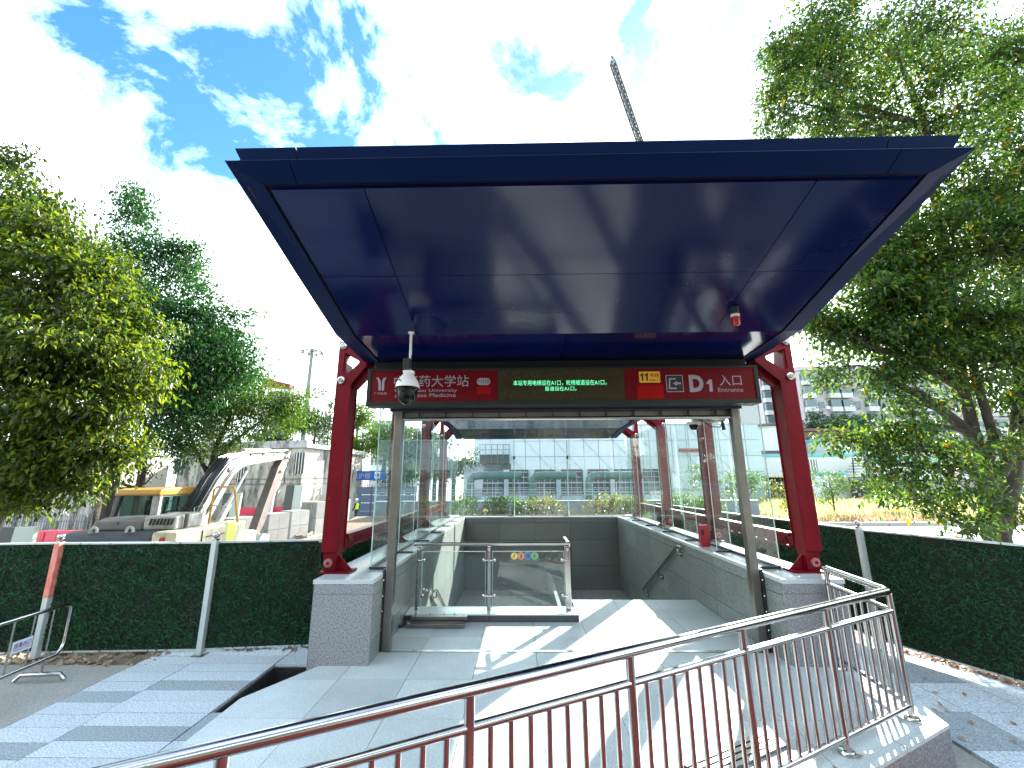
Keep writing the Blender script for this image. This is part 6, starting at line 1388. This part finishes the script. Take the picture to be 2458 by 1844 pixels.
# another slim trunk between
cl = [(A(px,py,15.5),(r_,r_,r_*.7),n_) for px,py,r_,n_ in ((330,1020,.9,50),(390,1040,.8,40),(300,1080,.8,36),(360,980,.9,50),(190,1130,.8,34),(110,1150,.8,34),(250,1090,.9,40),(420,1090,.7,30),(60,1120,.9,36),(150,1080,.9,40),(340,1130,.5,16),(240,1170,.5,14))]
b0 = A(335,1200,15.5); b0=(b0[0],15.5,ZS)
tree('broadleaf_tree','slim forked dark tree just left of the excavator cab',b0,[(b0,.17),(A(335,1180,15.5),.14),(A(345,1100,15.5),.11),(A(352,1040,15.5),.08),(A(340,980,15.5),.05)],cl,.14,'leaf_dark','bark_dark',19,spray=12,spread=.25,trunks=[[(A(345,1100,15.5),.08),(A(310,1050,15.5),.05),(A(295,1000,15.5),.03)]])
# right big tree
cl = []
for px,py,Y,r_,n_ in ((1905,80,11,1.0,60),(1990,60,11,1.4,110),(1885,160,10.8,.9,55),(1950,220,10.6,1.3,100),(1885,270,10.6,.7,36),(2050,160,10.8,1.5,120),(2180,60,11.5,1.8,130),(2160,230,10.4,1.6,130),(2020,310,10.4,1.0,80),(2330,80,11,1.9,150),(2300,260,10,1.7,150),(2430,200,10.5,1.7,140),(2440,420,9.6,1.6,150),(2340,430,9.6,1.5,140),(2210,400,10,1.3,110),(2380,600,9.4,1.4,140),(2290,560,9.6,1.2,120),(2220,640,9.8,1.1,100),(2260,740,9.6,1.2,120),(2170,760,9.8,.9,56),(2360,780,9.4,1.2,120),(2095,790,9.8,.5,16),(2200,850,9.6,.9,48),(2120,890,9.6,.6,24),(2010,900,9.6,.45,15),(2170,950,9.4,.8,38),(2280,900,9.4,1.0,54),(2130,1020,9.4,.6,26),(2020,1050,9.4,.4,14),(2200,1080,9.2,.8,40),(2120,1120,9.2,.5,16),(2270,1140,9,.8,30),(2190,1200,9,.5,16),(2280,1250,8.8,.55,20),(2420,900,9.4,1.0,46),(2450,1080,9.2,.8,24),(2430,1220,9,.5,12),(2520,600,9.5,1.7,120),(2540,300,10.5,1.9,120),(2520,900,9.4,1.3,80),(1852,235,10.6,.35,12),(2010,740,10,.8,60),(2085,720,10,1.1,100),(2060,800,9.9,.75,46),(2135,820,9.8,.8,60),(1990,790,10,.45,20),(2150,670,10,1.1,100),(2080,640,10.2,.9,70),(2120,560,10.2,1.0,80),(1965,150,10.8,1.0,60)):
    cl.append((A(px,py,Y),(r_,r_,r_*.78),n_))
b0 = (A(2400,1350,9.8)[0],9.8,ZR)
tree('broadleaf_tree','huge multi-stemmed tree with dense green crown towering on the right',b0,[(b0,.30),(A(2395,1290,9.8),.21),(A(2375,1180,9.7),.145),(A(2340,1050,9.6),.12),(A(2310,930,9.6),.105),(A(2290,760,9.8),.11),(A(2260,560,10),.12),(A(2220,300,10.4),.09),(A(2150,120,10.8),.05)],cl,.15,'leaf_right','bark_grey',23,spray=26,spread=.22,
     trunks=[[((b0[0]-.3,9.5,ZR),.16),(A(2368,1260,9.4),.12),(A(2360,1140,9.4),.10),(A(2385,1050,9.4),.09),(A(2340,900,9.4),.08),(A(2320,700,9.6),.06)],[(A(2395,1290,9.8),.20),(A(2430,1150,9.8),.16),(A(2450,950,9.8),.13),(A(2440,700,9.9),.11),(A(2420,400,10.2),.10),(A(2400,120,10.8),.06)],[(A(2375,1180,9.7),.14),(A(2440,1060,9.5),.12),(A(2520,960,9.5),.1)],[(A(2340,1050,9.6),.13),(A(2230,960,9.5),.09),(A(2110,900,9.5),.05)],[(A(2310,930,9.6),.12),(A(2200,870,9.6),.08),(A(2080,830,9.7),.04)]],trunk_n=10)
# saplings on the field
for k,(px,pb_,pt_,Y,r_,lab) in enumerate(((1745+40,1250,1110,20,.9,'thin sapling seen through the right glass end pane'),(1890,1255,1140,20.5,.75,'sparse young sapling just left of the right red column'),(1998,1245,1130,26,1.1,'young round topped sapling right of the red column'),(2128,1230,1140,28,1.2,'young sapling on the field before the black gate'),(1690,1170,1110,30,.9,'round small tree behind the right glass screen'))):
    zg = ZR; b_ = (at(px,1200,Y).x,Y,zg); zt = at(px,pt_,Y).z
    cl = [((b_[0]+dx,Y+dy,zg+(zt-zg)*f),(r_*s,r_*s,r_*s*.7),n_) for dx,dy,f,s,n_ in ((0,0,.85,.8,30),(-.3,.1,.68,.8,28),(.35,-.1,.66,.8,28),(.05,.2,.5,.7,18))]
    tree('sapling',lab,b_,[(b_,.05),((b_[0]+.05,Y,zg+(zt-zg)*.4),.04),((b_[0]-.02,Y,zg+(zt-zg)*.8),.02)],cl,.15,'leaf_mid' if k not in (1,) else 'leaf_yellow','bark_grey',40+k,'saplings on the field',spray=11,spread=.24)
# distant trees
far = ((690,1010,45,2.6,'dark round far tree right of the mast light base'),(760,1000,46,3.6,'dark green far tree left of the red column'),(640,1060,40,2.2,'low green far tree above the old house roof'),(860,1000,44,2.6,'sunlit yellow-green far tree right of the left red column'),(870,1060,42,2.2,'pale green far bush below the sunlit tree'),(925,1060,40,2.6,'green far tree behind the left glass end pane'),(985,1085,40,2.9,'far tree between left columns'),(1045,1085,44,2.6,'far tree left of the panel building'),(1090,1110,48,2.8,'far tree touching the panel building corner'),(960,1140,38,1.9,'low far bush behind the left glass screen'),(1975,1045,78,5,'flat topped pale far tree before the apartment block'),(2080,1040,80,5.5,'pale far tree right of the apartment block'),(1960,1085,70,3.6,'dark far tree before the brown house'),(2250,1050,70,5,'far tree behind the big tree crown'))
for k,(px,py,Y,r_,lab) in enumerate(far):
    p = Vector(A(px,py,Y)); b_ = (p.x,Y,ZS); rr_ = random.Random(k)
    cl = [(tuple(p+Vector((rr_.uniform(-.6,.6)*r_,rr_.uniform(-.4,.4)*r_,rr_.uniform(-.45,.45)*r_))),(r_*.55,r_*.5,r_*.42),46) for _ in range(7)]
    tree('far_tree',lab,b_,[(b_,.25),((p.x,Y,p.z*.5),.2),((p.x,Y,p.z),.08)],cl,.34*(Y/45),'leaf_mid' if k in (3,4,5) else 'leaf_far','bark_dark',70+k,'far trees',spray=10,spread=.45,twig=.02)

# ---- unseen block and trees added behind the viewpoint to darken reflections and cut skylight
t = thing('added_block',(2,-20,ZS),'unseen brown office block added behind the viewpoint to darken reflections','building')
box(-38,42,-32,-20,ZS+.002,13.5).build('wall','added_block_wall',t)
wm = box(0,1.9,0,.12,0,1.7).mesh('window'); wm.materials.append(MATS['apt_glass'])
for i in range(24):
    for j in range(4):
        o = bpy.data.objects.new('window',wm); COL.objects.link(o); o.parent = t; o.location = Vector((-36.5+i*3.3,-20.1+.12,.6+j*3.2))-OFF[t]
for k,(x,y) in enumerate(((-16,-12),(-7,-13),(3,-12.5),(12,-13),(20,-12))):
    rr_ = random.Random(k+90); cl = [((x+rr_.uniform(-2.2,2.2),y+rr_.uniform(-1.5,1.5),4.5+rr_.uniform(-1.2,3.2)),(1.6,1.6,1.3),30) for _ in range(9)]
    tree('added_tree',('leftmost','second','middle','fourth','rightmost')[k]+' unseen tree added behind the viewpoint to darken reflections',(x,y,ZS),[((x,y,ZS),.22),((x,y,2.2),.18),((x,y,5.5),.08)],cl,.45,'leaf_far','bark_dark',300+k,'added trees behind the viewpoint',spray=10,spread=.5,twig=.02,fill=1.3)
